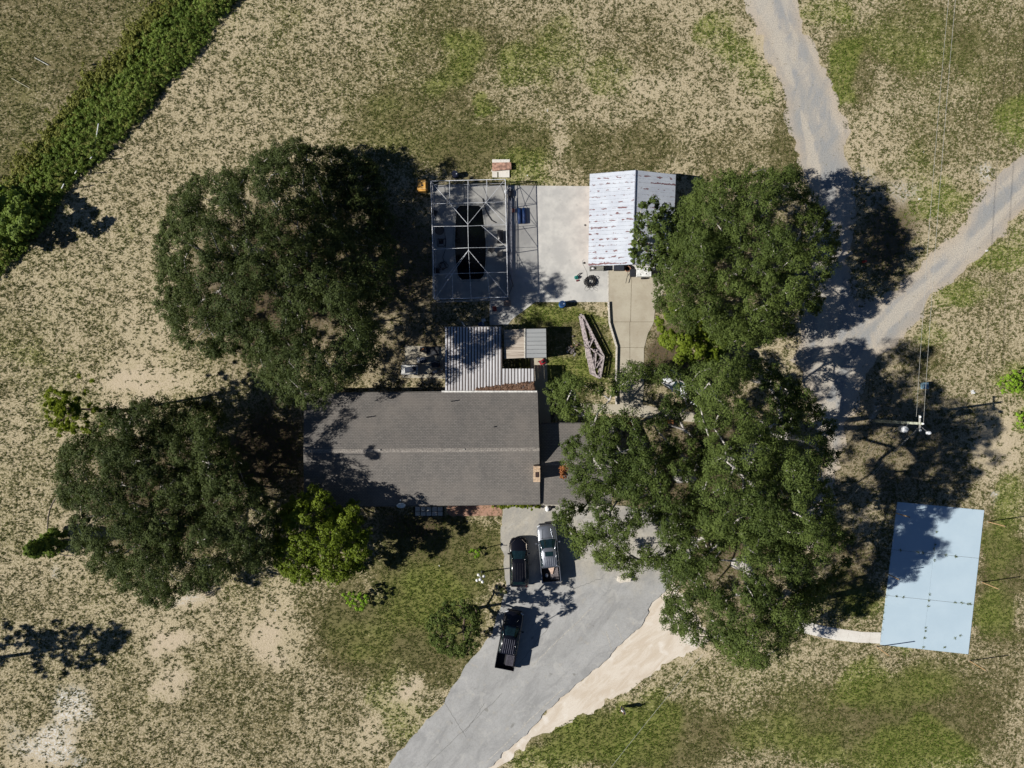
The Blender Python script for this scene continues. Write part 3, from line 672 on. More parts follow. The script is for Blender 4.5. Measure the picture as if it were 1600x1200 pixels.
pine('narrow dark conifer standing alone near the left edge inside a curved hose', (92,846), 5.2, 1.35, .5, 32, BRUSH, 110, .42, .8, 'conifer', 'conifer')
pine('tall pine beyond the left edge throwing the larger crown shadow', (-88,1040), 14.5, 3.7, 9, 33, OAK1, 62, .62, .5, tr=.24)
pine('second pine beyond the left edge with smaller crown', (-140,1030), 11.5, 2.6, 8, 34, OAK1, 36, .55, .5, tr=.2)

# ------------------------------------------------------------------ overgrown brush along the old fence line
BR = [(-70,330),(-20,300),(4,296),(32,262),(60,228),(90,190),(112,158),(130,130),(160,112),(190,88),(205,58),(232,25),(256,-5),(330,-100),(470,-110),(375,-5),(345,28),(318,70),(297,95),(268,125),(250,142),(235,165),(214,188),(196,208),(186,222),(168,240),(140,262),(118,280),(100,305),(82,335),(68,358),(42,385),(28,400),(0,430),(-70,470)]
def brush():
    rng = np.random.default_rng(41); Q = sample_poly(BR, 8.5, rng)
    d = polydist(Q[:, 0], Q[:, 1], BR); n = fbm(Q[:, 0], Q[:, 1], 40, 4, 3)
    z = .15+1.0*np.clip(d/30, 0, 1)**.8*(.2+n*1.3); C = PN(Q[:, 0], Q[:, 1], z)
    side = np.clip(.5+(n-.5)*1.6+rng.normal(size=len(Q))*.18, 0, 1)
    V, Fc, t = leaves(C, rng.uniform(.32, .62, len(Q)), 12, 24, .08, rng, flat=.8, clump_t=side)
    o = fastmesh('overgrown_brush', V, Fc, BRUSH, None, t); tag(o, kind='stuff')
    # yellow weeds on the far border
    line = [(0,300),(32,262),(60,228),(90,190),(130,130),(160,112),(190,88),(205,58),(232,25),(256,-5)]; pts = []
    for i in range(len(line)-1):
        for k in range(95):
            u = rng.random(); pts.append((line[i][0]+(line[i+1][0]-line[i][0])*u+rng.normal()*9+6, line[i][1]+(line[i+1][1]-line[i][1])*u+rng.normal()*9+4))
    pts = np.array(pts); C = PN(pts[:, 0], pts[:, 1], rng.uniform(.2, .95, len(pts)))
    V, Fc, t = leaves(C, rng.uniform(.25, .45, len(pts)), 6, 9, .13, rng, flat=.5)
    tag(fastmesh('yellow_weeds', V, Fc, leaf_mat('weed_leaf', (.11, .13, .03), (.27, .27, .07)), None, t), kind='stuff')
brush()

# ------------------------------------------------------------------ grass tufts standing on the sheet
def tufts():
    rng = np.random.default_rng(51); n = 520000
    px = rng.uniform(-30, 1630, n); py = rng.uniform(-30, 1230, n); Wp = PN(px, py, 0)
    xs, ys, nx = GR['xs'], GR['ys'], GR['nx']
    i = np.clip(np.searchsorted(xs, Wp[:, 0]), 0, len(xs)-1); j = np.clip(np.searchsorted(ys, Wp[:, 1]), 0, len(ys)-1); k = j*nx+i
    D = GR['D'][k]; G = np.clip(GR['G'][k], 0, 1); L = GR['L'][k]; B = GR['B'][k]
    c = fbm(Wp[:, 0], Wp[:, 1], .38, 77, 2); p = np.clip((c-.56+.30*np.clip(D, 0, 1)+.12*G-B*.25)*5, 0, 1)*(1-.55*np.clip(L, 0, 1))
    keep = rng.random(n) < p*.62
    for poly in PAVED+[HOUSEP]:
        ins = inpoly(px, py, poly); dd = np.zeros(n)
        if poly is ROAD: ins = ins & (polydist(px, py, poly) > 3.5*fbm(Wp[:, 0], Wp[:, 1], 1.2, 5, 2)*1.4)
        keep &= ~ins
    W_, G_, D_ = Wp[keep], G[keep], D[keep]
    # weeds growing in the joints of the blue court
    ex = []
    for s, t in [(.485,.18),(.485,.27),(.48,.3),(.1,.335),(.3,.335),(.36,.335),(.62,.335),(.73,.335),(.74,.34),(.5,.38),(.49,.62),(.485,.66),(.485,.70),(.485,.85),(.485,.87),(.485,.92),(.485,.985),(.12,.655),(.2,.655),(.78,.655),(.86,.655),(.93,.655),(.96,.655),(.83,.9),(.88,.88),(.72,.97)]:
        q = COURTQ(s, t); ex += [(q.x+rng.normal()*.04, q.y+rng.normal()*.04, .04) for _ in range(3)]
    W_ = np.concatenate([W_, ex]); G_ = np.concatenate([G_, np.full(len(ex), .5)]); D_ = np.concatenate([D_, np.full(len(ex), .5)])
    m = len(W_); nb = 5; N = m*nb; a = rng.uniform(0, 2*math.pi, N); hgt = rng.uniform(.05, .16, N)*np.repeat(.8+.5*G_, nb); sp = rng.uniform(.05, .17, N)
    b0 = np.repeat(W_, nb, 0)+np.stack([rng.normal(size=N)*.04, rng.normal(size=N)*.04, np.zeros(N)], 1)
    dr = np.stack([np.cos(a), np.sin(a), np.zeros(N)], 1); sd = np.stack([-np.sin(a), np.cos(a), np.zeros(N)], 1)
    V = np.stack([b0-sd*.028, b0+sd*.028, b0+dr*sp[:, None]+np.array([0, 0, 1])*hgt[:, None]], 1).reshape(-1, 3); Fc = np.arange(N*3).reshape(N, 3)
    t = np.clip(np.repeat(G_*.85, nb)+rng.random(N)*.25, 0, 1)
    tag(fastmesh('grass_tufts', V, Fc, leaf_mat('grass_blade', (.085, .078, .033), (.12, .165, .03), .12, .9), None, np.repeat(t, 3)), kind='stuff')
    print('tufts', m)
tufts()
# ------------------------------------------------------------------ house
def shingle():
    g = NG('grey_shingle'); v = g.coord()
    br = g.n('ShaderNodeTexBrick'); g.l(v, br.inputs['Vector'])
    br.inputs['Scale'].default_value = 1; br.inputs['Brick Width'].default_value = .32; br.inputs['Row Height'].default_value = .155
    br.inputs['Mortar Size'].default_value = .022; br.inputs['Mortar Smooth'].default_value = .3; br.inputs['Bias'].default_value = 0
    br.inputs[1].default_value = (.190, .178, .166, 1); br.inputs[2].default_value = (.140, .132, .125, 1); br.inputs[3].default_value = (.07, .066, .062, 1)
    c = br.outputs[0]
    c = g.mix(g.ramp(g.noise(v, .35, 5, .65), .35, .7, 0, .45), c, (.215, .190, .168))
    c = g.mix(g.ramp(g.noise(g.coord((1, .2, 1)), .9, 4, .65), .45, .75, 0, .4), c, (.095, .091, .088))
    c = g.mix(g.math('MULTIPLY', g.ramp(g.noise(v, 14, 2, .7), .4, .7), .35), c, (.24, .22, .20))
    g.col(c); g.bump(br.outputs[1], -.5, .03); return g.fin(.95, 0, .15)
M_SH = shingle(); M_BRICK = simple('tan_brick', (.36, .22, .14), .9, 0, var=.2, sc=9); M_TRIM = S((.62, .60, .56))
M_GLASS = S((.01, .014, .016), .08, 0, spec=.6)
def gable_wing(name, label, NW, NE, SE, SW, RW, RE, inset=.55, cap=True, windows=()):
    """eave corners and ridge ends as world points; ridge runs east-west"""
    o0 = (NW+NE+SE+SW)/4; o0.z = 0; o = empty(name, o0, 0, label, 'house'); off = o0
    m = MB(); m.quadslab([NW, NE, RE, RW], .14); m.quadslab([RW, RE, SE, SW], .14); m.build('roof', M_SH, o, off=off)
    if cap:
        m = MB(); n = int((RE-RW).length/.42)
        for k in range(n):
            a = RW.lerp(RE, k/n); b = RW.lerp(RE, (k+1.04)/n); up = .035+.012*(k % 2)
            for s, Q in ((1, (NW+NE)/2), (-1, (SW+SE)/2)):
                dz = (RW.z-NW.z)/abs(Q.y-RW.y)*.19
                m.quadslab([a+Vector((0, 0, up)), b+Vector((0, 0, up-.012)), b+Vector((0, s*.19, up-.012-dz)), a+Vector((0, s*.19, up-dz))], .02)
        m.build('ridge_cap', simple('ridge_cap', (.27, .245, .22), .95, var=.25, sc=9), o, off=off)
    zi = NW.z-.16; wx0, wx1 = min(NW.x, SW.x)+inset, max(NE.x, SE.x)-inset; wy0, wy1 = SW.y+inset, NW.y-inset
    ry = (RW.y+RE.y)/2; rz = RW.z-.16-(RW.z-NW.z)*0.02
    m = MB(); t = .2
    m.box(((wx0+wx1)/2, wy0, zi/2), (wx1-wx0, t, zi)); m.box(((wx0+wx1)/2, wy1, zi/2), (wx1-wx0, t, zi))
    for x in (wx0+t/2, wx1-t/2):
        m.box((x, (wy0+wy1)/2, zi/2), (t, wy1-wy0-t, zi))
        m.add([(x-t/2, wy0+.1, zi), (x-t/2, wy1-.1, zi), (x-t/2, ry, rz-.05), (x+t/2, wy0+.1, zi), (x+t/2, wy1-.1, zi), (x+t/2, ry, rz-.05)],
              [(0, 2, 1), (3, 4, 5), (0, 3, 5, 2), (1, 2, 5, 4)])
    m.build('wall', M_BRICK, o, off=off)
    for (wx, side, ww, hh, z) in windows:
        y = wy0-.115 if side < 0 else wy1+.115
        f = MB().box((wx, y, z), (ww+.16, .05, hh+.16)).build('window' if hh < 1.7 else 'door', M_TRIM, o, off=off)
        MB().box((wx, y+side*.03, z), (ww, .03, hh)).build('pane' if hh < 1.7 else 'door_panel', M_GLASS if hh < 1.7 else S((.25, .12, .08)), f, off=off)
    for a, b in ((NW, NE), (SW, SE)):
        s = 1 if a is NW else -1
        MB().tube([a+Vector((0, s*.05, -.12)), b+Vector((0, s*.05, -.12))], .055, 6).build('gutter', S((.13, .12, .11)), o, off=off)
    return o
EZ = 2.7
NW, NE, SE, SW = P(475, 615, EZ), P(840, 611.5, EZ), P(844, 787, EZ), P(475.5, 792, EZ)
RW, RE = P(474, 705, EZ+2.0), P(842.5, 702, EZ+2.0)
hs = gable_wing('house', 'long low house with a grey shingle gable roof and pale ridge line', NW, NE, SE, SW, RW, RE,
                windows=[(-18, -1, 1.5, 1.1, 1.5), (-13, -1, 1.5, 1.1, 1.5), (-8.5, -1, .95, 2.0, 1.05), (-4, -1, 2.0, 1.2, 1.5), (-17, 1, 1.5, 1.1, 1.5), (-12, 1, 1.5, 1.1, 1.5), (-2, 1, .95, 2.0, 1.05)])
ho = Vector(hs.location)
# chimney and roof vents as parts of the roof's thing
c0 = P(838.5, 740, 5.5); m = MB(); w2, l2 = .3, .72
m.box((c0.x, c0.y, 2.75), (w2*2, l2*2, 5.4)); ch = m.build('chimney', simple('chimney_brick', (.50, .36, .24), .9, var=.15, sc=7), hs, off=ho)
m = MB().box((c0.x, c0.y+.62, 5.5), (.66, .16, .08)).box((c0.x, c0.y-.2, 5.475), (.66, 1.2, .06)); m.build('chimney_cap', S((.52, .38, .26)), ch, off=ho)
MB().box((c0.x+.03, c0.y-.1, 5.53), (.3, .5, .06)).build('flue', S((.04, .015, .012)), ch, off=ho)
for vx, vy in ((705, 627), (573, 652), (772, 667)):
    z = EZ+.75 if vy < 640 else EZ+1.3; q = P(vx, vy, z); MB().lathe((q.x, q.y, z-.5), [(.05, 0), (.05, .62)], 8).build('roof_vent', S((.03, .03, .03)), hs, off=ho)
for vx, vy in ((593, 703), (725, 702)):
    q = P(vx, vy, EZ+2.); MB().box((q.x, q.y, EZ+2.06), (.18, .12, .1)).build('ridge_vent', S((.4, .38, .35)), hs, off=ho)
GZ = 2.4
gable_wing('garage_wing', 'lower shingled garage wing at the east end of the house, half under the oak',
           P(845.5, 662, GZ), P(955, 662, GZ), P(956, 787, GZ), P(849.5, 787, GZ), P(845, 724, GZ+1.35), P(955.5, 724, GZ+1.35), .5,
           windows=[(4.2, -1, 2.0, 1.2, 1.4), (7.2, -1, .95, 2.0, 1.05)])
# bridging strip between house wall and garage roof (roof runs up to the gable wall)
m = MB(); m.quadslab([P(836, 662, GZ), P(846, 662, GZ), P(845.5, 724, GZ+1.35), P(836, 724, GZ+1.35)], .12)
m.quadslab([P(836, 724, GZ+1.35), P(845.5, 724, GZ+1.35), P(849.8, 787, GZ), P(838, 787, GZ)], .12)
m.build('lower_roof', M_SH, hs, off=ho)
# satellite dish
q = P(628, 787, EZ+.15); o = empty('satellite_dish', q, 0, 'pale blue grey satellite dish on the southern eave of the house', 'satellite dish')
m = MB(); pr = [(.02, 0), (.2, .02), (.34, .07), (.43, .14), (.41, .15), (.3, .09), (.02, .03)]; m.lathe((0, 0, 0), pr, 20)
d = m.build('dish', S((.50, .56, .60), .5), o, smooth=True); d.rotation_euler = (math.radians(38), math.radians(10), 0); d.location = (0, 0, .55); d.scale = (1.05, .85, 1)
MB().tube([(0, 0, 0), (0, .1, .3), (0, 0, .55)], .03).build('mast', S((.5, .5, .5)), o)
MB().tube([(0, -.3, .6), (.02, .15, 1.0)], .015).box((0, .45, .95), (.1, .16, .1)).build('feed_arm', S((.7, .7, .7)), o)

# ------------------------------------------------------------------ corrugated porch roof
def streaky(name, a, b, dark, sx, sy, amt=.8, rough=.6):
    g = NG(name); v = g.coord()
    c = g.mix(g.ramp(g.noise(g.coord((sx, sy, 1)), 1, 5, .7), .35, .65), a, b)
    c = g.mix(g.ramp(g.noise(g.coord((sx*1.7, sy*1.4, 1)), 1.3, 5, .75), .5, .72, 0, amt), c, dark)
    c = g.mix(g.ramp(g.noise(v, .6, 4, .6), .55, .75, 0, .4), c, dark)
    g.col(c); return g.fin(rough, 0, .4)
def porch():
    o0 = P(760, 565); o = empty('patio_roof', o0, 0, 'weathered white ribbed metal patio roof joined to the north side of the house', 'patio roof'); off = o0
    pm = streaky('weathered_white_metal', (.48, .475, .49), (.64, .64, .66), (.19, .165, .145), 2.6, .13, .8); sm = S((.11, .09, .085))
    zs = 2.5; panels = MB(); seams = MB(); rnd = random.Random(3)
    n = 19
    for i in range(n):
        x0 = 695.5+(784-695.5)*i/n; x1 = 695.5+(784-695.5)*(i+1)/n; z = 2.62+rnd.uniform(-.01, .01)
        a, b = P(x0+.2, 511+rnd.uniform(-.4, .4), z-.22), P(x1-2.0, 511+rnd.uniform(-.4, .4), z-.22); c, d = P(x1-2.0, 610.5, z), P(x0+.2, 610.5, z)
        panels.quadslab([a, b, c, d], .02)
        a, b = P(x1-2.2, 511.2, z-.25), P(x1+.3, 511.2, z-.25); c, d = P(x1+.3, 610.5, z-.03), P(x1-2.2, 610.5, z-.03); seams.quadslab([a, b, c, d], .02)
    n = 10
    for i in range(n):
        x0 = 785+(835-785)*i/n; x1 = 785+(835-785)*(i+1)/n; z = 2.6+rnd.uniform(-.008, .008)
        panels.quadslab([P(x0+.2, 576, z-.1), P(x1-1.6, 576, z-.1), P(x1-1.6, 610.5, z), P(x0+.2, 610.5, z)], .02)
        seams.quadslab([P(x1-1.8, 576.2, z-.13), P(x1+.3, 576.2, z-.13), P(x1+.3, 610.5, z-.03), P(x1-1.8, 610.5, z-.03)], .02)
    panels.build('roof_panel', pm, o, off=off); seams.build('roof_seam', sm, o, off=off)
    for x, y in ((697, 513), (740, 513), (782, 513), (784, 575), (833, 578)):
        q = P(x, y, 2.2); MB().box((q.x, q.y, 1.1), (.1, .1, 2.2)).build('post', S((.4, .4, .4)), o, off=off)
    m = MB(); a, b = P(694, 511, 2.3), P(784, 511, 2.3); m.tube([a, b], .05, 6); m.build('gutter', S((.3, .28, .27)), o, off=off)
    m = MB(); a, b = P(690, 612.3, 2.72), P(839, 611.3, 2.72); m.box(tuple((a+b)/2), ((b-a).length, .16, .07)); m.build('flashing', S((.68, .67, .64)), o, off=off)
    MB().tube([P(727, 511, 2.3), P(721.5, 503, 2.3)], .05, 6).build('downspout', S((.6, .6, .6)), o, off=off)
porch()
def litter():
    rng = np.random.default_rng(61); n = 340; u = rng.random(n)
    px = 745+u*88; hi = 611-(2+np.clip((px-735)/95, 0, 1)*12)*rng.random(n); px = np.where(rng.random(n) < .14, 828+rng.random(n)*6, px); C = PN(px, hi, 2.64)
    V, Fc, t = leaves(C, np.full(n, .16), 4, 8, .09, rng, flat=.18, updown=-.1)
    tag(fastmesh('leaf_litter', V, Fc, leaf_mat('dead_leaf', (.13, .065, .045), (.36, .24, .17), .1, .9), None, t), kind='stuff')
litter()

# ------------------------------------------------------------------ small metal-roofed shelter beside the porch
def shelter():
    o0 = P(820, 538); off = o0; o = empty('metal_shelter', o0, 0, 'small square shelter with one rusty brown and one grey roof slope', 'shelter')
    m1 = streaky('rusty_sheet', (.27, .225, .18), (.42, .37, .31), (.11, .075, .055), .16, 4.2, 1.0); m2 = streaky('grey_sheet', (.36, .375, .38), (.42, .43, .43), (.16, .15, .14), .2, .8, .15)
    MB().quadslab([P(787, 515.5, 2.1), P(819.5, 514, 2.45), P(820, 559, 2.45), P(788, 560.5, 2.1)], .05).build('rusty_slope', m1, o, off=off)
    m = MB(); m.quadslab([P(819.6, 514, 2.45), P(853, 513.5, 2.1), P(853.7, 558.5, 2.1), P(820.1, 559, 2.45)], .05); s = m.build('grey_slope', m2, o, off=off)
    m = MB()
    for k in range(1, 7):
        y = 514+45*k/7; m.tube([P(820.5, y, 2.46), P(853.2, y-.4, 2.11)], .028, 5)
    m.build('standing_seam', S((.24, .25, .26)), s, off=off)
    m = MB(); a, b = P(790, 557.5, 2), P(850.5, 516.5, 2)
    for (x, y, dx, dy) in (((a.x+b.x)/2, a.y, b.x-a.x, .06), ((a.x+b.x)/2, b.y, b.x-a.x, .06), (a.x, (a.y+b.y)/2, .06, b.y-a.y-.06), (b.x, (a.y+b.y)/2, .06, b.y-a.y-.06)):
        m.box((x, y, 1.02), (dx, dy, 2.02))
    m.build('wall', S((.34, .34, .33)), o, off=off)
    m = MB(); m.box(tuple((P(819.7, 514, 2.49)+P(820, 559, 2.49))/2), (.12, 2.95, .04)); m.build('ridge_cap', S((.6, .57, .5)), o, off=off)
shelter()

# ------------------------------------------------------------------ white metal shed
def shed():
    o0 = P(988, 345); off = o0; o = empty('metal_shed', o0, 0, 'large shed with white metal roof panels spotted by rust, by the terrace', 'shed')
    g = NG('white_rusting_metal'); v = g.coord(); sep = g.n('ShaderNodeSeparateXYZ'); g.l(v, sep.inputs[0])
    yy = g.math('DIVIDE', g.math('ADD', sep.outputs[1], 100.0), .615)
    fr = g.math('FRACT', yy); ctr = g.math('ABSOLUTE', g.math('SUBTRACT', fr, .5))
    nz = g.noise(g.coord((1.9, 3.2, 1)), 1.0, 3, .6, .3); big = g.noise(v, .33, 3, .5)
    wid = g.math('MULTIPLY', g.math('SUBTRACT', g.math('ADD', nz, g.math('MULTIPLY', big, .35)), .665), 1.35)
    rust = g.ramp(g.math('SUBTRACT', wid, ctr), -.03, .03)
    c = g.mix(g.ramp(g.noise(v, .7, 4, .6), .3, .7), (.42, .45, .51), (.50, .535, .59))
    lap = g.ramp(ctr, .0, .035, .22, 0)
    c = g.mix(lap, c, (.3, .3, .33)); c = g.mix(g.math('MULTIPLY', rust, .92), c, g.mix(g.noise(v, 6), (.085, .022, .028), (.17, .06, .05)))
    g.col(c); g.fin(.55, 0, .35)
    ez, rz = 2.5, 3.75
    NWs, SWs = P(921.5, 272, ez), P(919.3, 415.5, ez); RN, RS = P(993, 266, rz), P(988.3, 413, rz); NEs, SEs = P(1056, 273, ez), P(1051, 415, ez)
    MB().quadslab([NWs, RN, RS, SWs], .06).quadslab([RN, NEs, SEs, RS], .06).build('roof', g.m, o, off=off)
    m = MB(); n = 24
    for k in range(n+1):
        t = k/n
        for A, B in (((NWs, SWs), (RN, RS)), ((NEs, SEs), (RN, RS))):
            p, q = A[0].lerp(A[1], t), B[0].lerp(B[1], t); m.tube([p+Vector((0, 0, .01)), q+Vector((0, 0, .01))], .022, 4)
    m.build('panel_rib', S((.48, .51, .56)), o, off=off)
    MB().tube([RN+Vector((0, 0, .03)), RS+Vector((0, 0, .03))], .07, 8).build('ridge_cap', S((.30, .32, .38)), o, off=off)
    m = MB(); x0, x1, y0, y1 = NWs.x+.25, NEs.x-.3, SWs.y+.5, NWs.y-.2
    m.box((x0, (y0+y1)/2, 1.22), (.12, y1-y0, 2.44)); m.box((x1, (y0+y1)/2, 1.22), (.12, y1-y0, 2.44)); m.box(((x0+x1)/2, y1-.06, 1.22), (x1-x0-.12, .12, 2.44))
    for a, b in ((x0+.06, x0+1.1), ((x0+x1)/2-.4, (x0+x1)/2+.5), (x1-1.2, x1-.06)): m.box(((a+b)/2, y0+.08, 1.2), (b-a, .12, 2.4))
    m.build('wall', S((.33, .20, .16)), o, off=off)
shed()

# ------------------------------------------------------------------ pool, screen enclosure
def pool():
    o0 = P(735, 378); off = o0; o = empty('swimming_pool', o0, 0, 'long dark swimming pool with near black water under the screen enclosure', 'swimming pool')
    w_ = [(p.x, p.y) for p in px2w(POOLP)]; g = NG('dark_pool_water'); v = g.coord()
    g.col(g.mix(g.ramp(g.noise(v, .6, 3), .4, .7), (.002, .003, .002), (.003, .005, .003))); g.bump(g.noise(v, 3, 2), .04, .02); g.fin(.15, 0, .12)
    MB().prism(w_, .004, .03).build('water', g.m, o, off=off)
    m = MB(); n = len(w_); cx = sum(a for a, b in w_)/n; cy = sum(b for a, b in w_)/n
    for i in range(n):
        a, b = Vector((*w_[i], 0)), Vector((*w_[(i+1) % n], 0)); c = Vector((cx, cy, 0))
        oa, ob = a+(a-c).normalized()*.28, b+(b-c).normalized()*.28
        m.quadslab([a+Vector((0, 0, .075)), b+Vector((0, 0, .075)), ob+Vector((0, 0, .075)), oa+Vector((0, 0, .075))], .04)
    m.build('coping', S((.40, .40, .38)), o, off=off)
pool()
def cage():
    e, r = 2.45, 3.55
    A, B, C, D = P(673, 283, e), P(789.5, 280, e), P(793.5, 464, e), P(679, 467.5, e)      # NW NE SE SW
    R1, R2 = P(731, 350.5, r), P(732, 391, r); o0 = P(733, 375); off = o0
    o = empty('screen_enclosure', o0, 0, 'white framed pool screen enclosure with a hipped mesh roof', 'screen enclosure')
    fm = S((.68, .70, .74), .45); fr = MB(); tb = lambda a, b, w_=.019: fr.tube([a, b], w_, 6)
    for a, b in ((A, B), (B, C), (C, D), (D, A)): tb(a, b, .036)
    for a, b in ((A, R1), (B, R1), (C, R2), (D, R2), (R1, R2)): tb(a, b, .02)
    rows = [.192, .385, .578, .79]
    def hip(side, t):                                # point on the hip/ridge line for row t
        Lx, Rx = D.lerp(A, 1-t) if side < 0 else B.lerp(C, t), None
        return Lx
    t1 = .37; t2 = .60
    def inner(side, t):
        if t < t1: return (A if side < 0 else B).lerp(R1, t/t1)
        if t > t2: return (D if side < 0 else C).lerp(R2, (1-t)/(1-t2))
        return R1.lerp(R2, (t-t1)/(t2-t1))
    for t in rows:
        Lp, Rp = A.lerp(D, t), B.lerp(C, t); a, b = inner(-1, t), inner(1, t)
        tb(Lp, a); tb(b, Rp)
        if (a-b).length > .2: tb(a, b)
    for k, nm in ((.25, 0), (.5, 1), (.75, 0)):
        s = inner(-1, rows[0]).lerp(inner(1, rows[0]), (k-.25)*2) if k != .5 else R1
        tb(A.lerp(B, k), s); s = inner(-1, rows[3]).lerp(inner(1, rows[3]), (k-.25)*2) if k != .5 else R2; tb(D.lerp(C, k), s)
    # cross bracing in the east roof and the long braces of the second bay
    tb(B.lerp(C, rows[1]), inner(1, rows[0])); tb(B.lerp(C, rows[2]), inner(1, rows[1]).lerp(B.lerp(C, rows[1]), .35)); 
    tb(R2, D.lerp(A, .12).lerp(inner(-1, rows[3]), .6)); tb(A.lerp(D, .0), inner(-1, rows[0]))
    fr.build('roof_frame', fm, o, off=off)
    wl = MB(); base = lambda p: Vector((p.x, p.y, .05))
    def wall(a, b, n):
        for i in range(n+1):
            p = a.lerp(b, i/n); wl.tube([base(p), p], .035, 6)
        wl.tube([base(a)+Vector((0, 0, .9)), base(b)+Vector((0, 0, .9))], .025, 5); wl.tube([base(a)+Vector((0, 0, .03)), base(b)+Vector((0, 0, .03))], .03, 5)
    wall(A, B, 4); wall(B, C, 5); wall(C, D, 4); wall(D, A, 5)
    for a, b in ((B, B.lerp(C, .2)), (B.lerp(C, .2), B.lerp(C, .4)), (C, B.lerp(C, .8)), (A, A.lerp(B, .25))):
        wl.tube([base(a)+Vector((0, 0, .9)), b], .02, 5)
    wl.build('wall_frame', S((.60, .62, .66), .45), o, off=off)
    g = NG('screen_mesh'); tr = g.n('ShaderNodeBsdfTransparent'); mx = g.n('ShaderNodeMixShader'); mx.inputs[0].default_value = .77
    g.col((.008, .010, .014)).fin(1, 0, 0); g.l(g.b.outputs[0], mx.inputs[1]); g.l(tr.outputs[0], mx.inputs[2]); g.l(mx.outputs[0], g.out.inputs[0])
    m = MB(); m.add([A, B, R1], [(0, 1, 2)]); m.add([B, C, R2, R1], [(0, 1, 2, 3)]); m.add([C, D, R2], [(0, 1, 2)]); m.add([D, A, R1, R2], [(0, 1, 2, 3)])
    for a, b in ((A, B), (B, C), (C, D), (D, A)): m.add([base(a), base(b), b, a], [(0, 1, 2, 3)])
    m.build('screen', g.m, o, off=off)
    m = MB(); m.box(tuple(base(C)+Vector((-.1, -.35, .25))), (.7, .5, .5)); m.build('step', S((.36, .26, .2)), o, off=off)
    MB().box(tuple((base(B)+base(C))/2+Vector((.1, 0, .25))), (.07, (B-C).length, .5)).build('kick_plate', S((.06, .07, .1)), o, off=off)
cage()

# ------------------------------------------------------------------ brick walk and stepping slabs
def brickwalk():
    g = NG('red_brick_paving'); v = g.coord(); br = g.n('ShaderNodeTexBrick'); g.l(v, br.inputs['Vector'])
    br.inputs['Scale'].default_value = 1; br.inputs['Brick Width'].default_value = .22; br.inputs['Row Height'].default_value = .11; br.inputs['Mortar Size'].default_value = .012
    br.inputs[1].default_value = (.42, .21, .14, 1); br.inputs[2].default_value = (.33, .17, .12, 1); br.inputs[3].default_value = (.3, .24, .18, 1)
    g.col(g.mix(g.ramp(g.noise(v, .9, 4, .7), .45, .7, 0, .6), br.outputs[0], (.30, .2, .13))); g.fin(.9)
    tag(MB().prism([(p.x, p.y) for p in px2w([(697, 786), (784, 786), (784, 806), (704, 806), (699, 801)])], -.02, .05).build('brick_path', g.m), kind='structure')
brickwalk()
proto = None
for r_ in range(2):
    for k in range(5):
        q = P(652.5+k*8.8, 795+r_*7.4, .03)
        if proto is None:
            m = MB().box((0, 0, 0), (.49, .43, .07)); o = m.build('paver', M_WALK, bevel=.01); proto = o
        else: o = proto.copy(); COL.objects.link(o)
        o.location = q; tag(o, 'pale stepping slab, %s from the brick walk in the row %s the house wall' % (['farthest', 'fourth', 'third', 'second', 'nearest'][k], ['nearer', 'farther from'][r_]), 'paver', 'square stepping slabs west of the brick walk')
tag(MB().box(tuple(P(670, 798.5, .012)), (3.2, 1.1, .016)).build('slab_bed', S((.035, .03, .028))), kind='structure')
# low white kerb wall along the side drive
def kerb():
    pts = [P(x, y) for x, y in ((950.3, 472), (952, 505), (963.2, 542), (962, 592), (962.3, 632))]; m = MB()
    for i in range(len(pts)-1):
        a, b = pts[i], pts[i+1]; t = (b-a).normalized(); n_ = Vector((-t.y, t.x, 0))*.08
        m.quadslab([a+n_+Vector((0, 0, .30)), b+n_+Vector((0, 0, .30)), b-n_+Vector((0, 0, .30)), a-n_+Vector((0, 0, .30))], .3)
    single(m, 'low_wall', S((.55, .51, .45)), 'low pale retaining wall along the west edge of the side drive', 'wall')
kerb()
m = MB(); a, b = P(950.3, 421), P(950.3, 471); m.box(tuple((a+b)/2+Vector((0, 0, .056))), (.09, (b-a).length, .012)); tag(m.build('slab_edge', S((.6, .56, .5))), kind='structure')
# shaded paving between house and garage
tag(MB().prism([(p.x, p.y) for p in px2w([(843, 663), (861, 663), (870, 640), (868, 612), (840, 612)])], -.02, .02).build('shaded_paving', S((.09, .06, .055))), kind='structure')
# plank steps north of the cage
def steps():
    o0 = P(784, 265); off = o0; o = empty('step_blocks', o0, 0, 'pale concrete blocks crossed by a brown board, north of the screen enclosure', 'steps')
    for (x0, y0, x1, y1, z) in ((769, 249, 796.5, 254, .12), (768, 265, 796, 268.5, .12), (779, 268, 796, 277, .14), (769, 268.5, 777, 277, .1)):
        MB().quadslab([P(x0, y0, z), P(x1, y0, z), P(x1, y1, z), P(x0, y1, z)], z).build('block', M_WALK, o, off=off)
    MB().quadslab([P(769, 254, .4), P(798.5, 253.5, .4), P(799, 264.5, .4), P(769, 267, .4)], .1).build('board', simple('brown_board', (.40, .235, .17), .9, var=.3, sc=3), o, off=off)
steps()
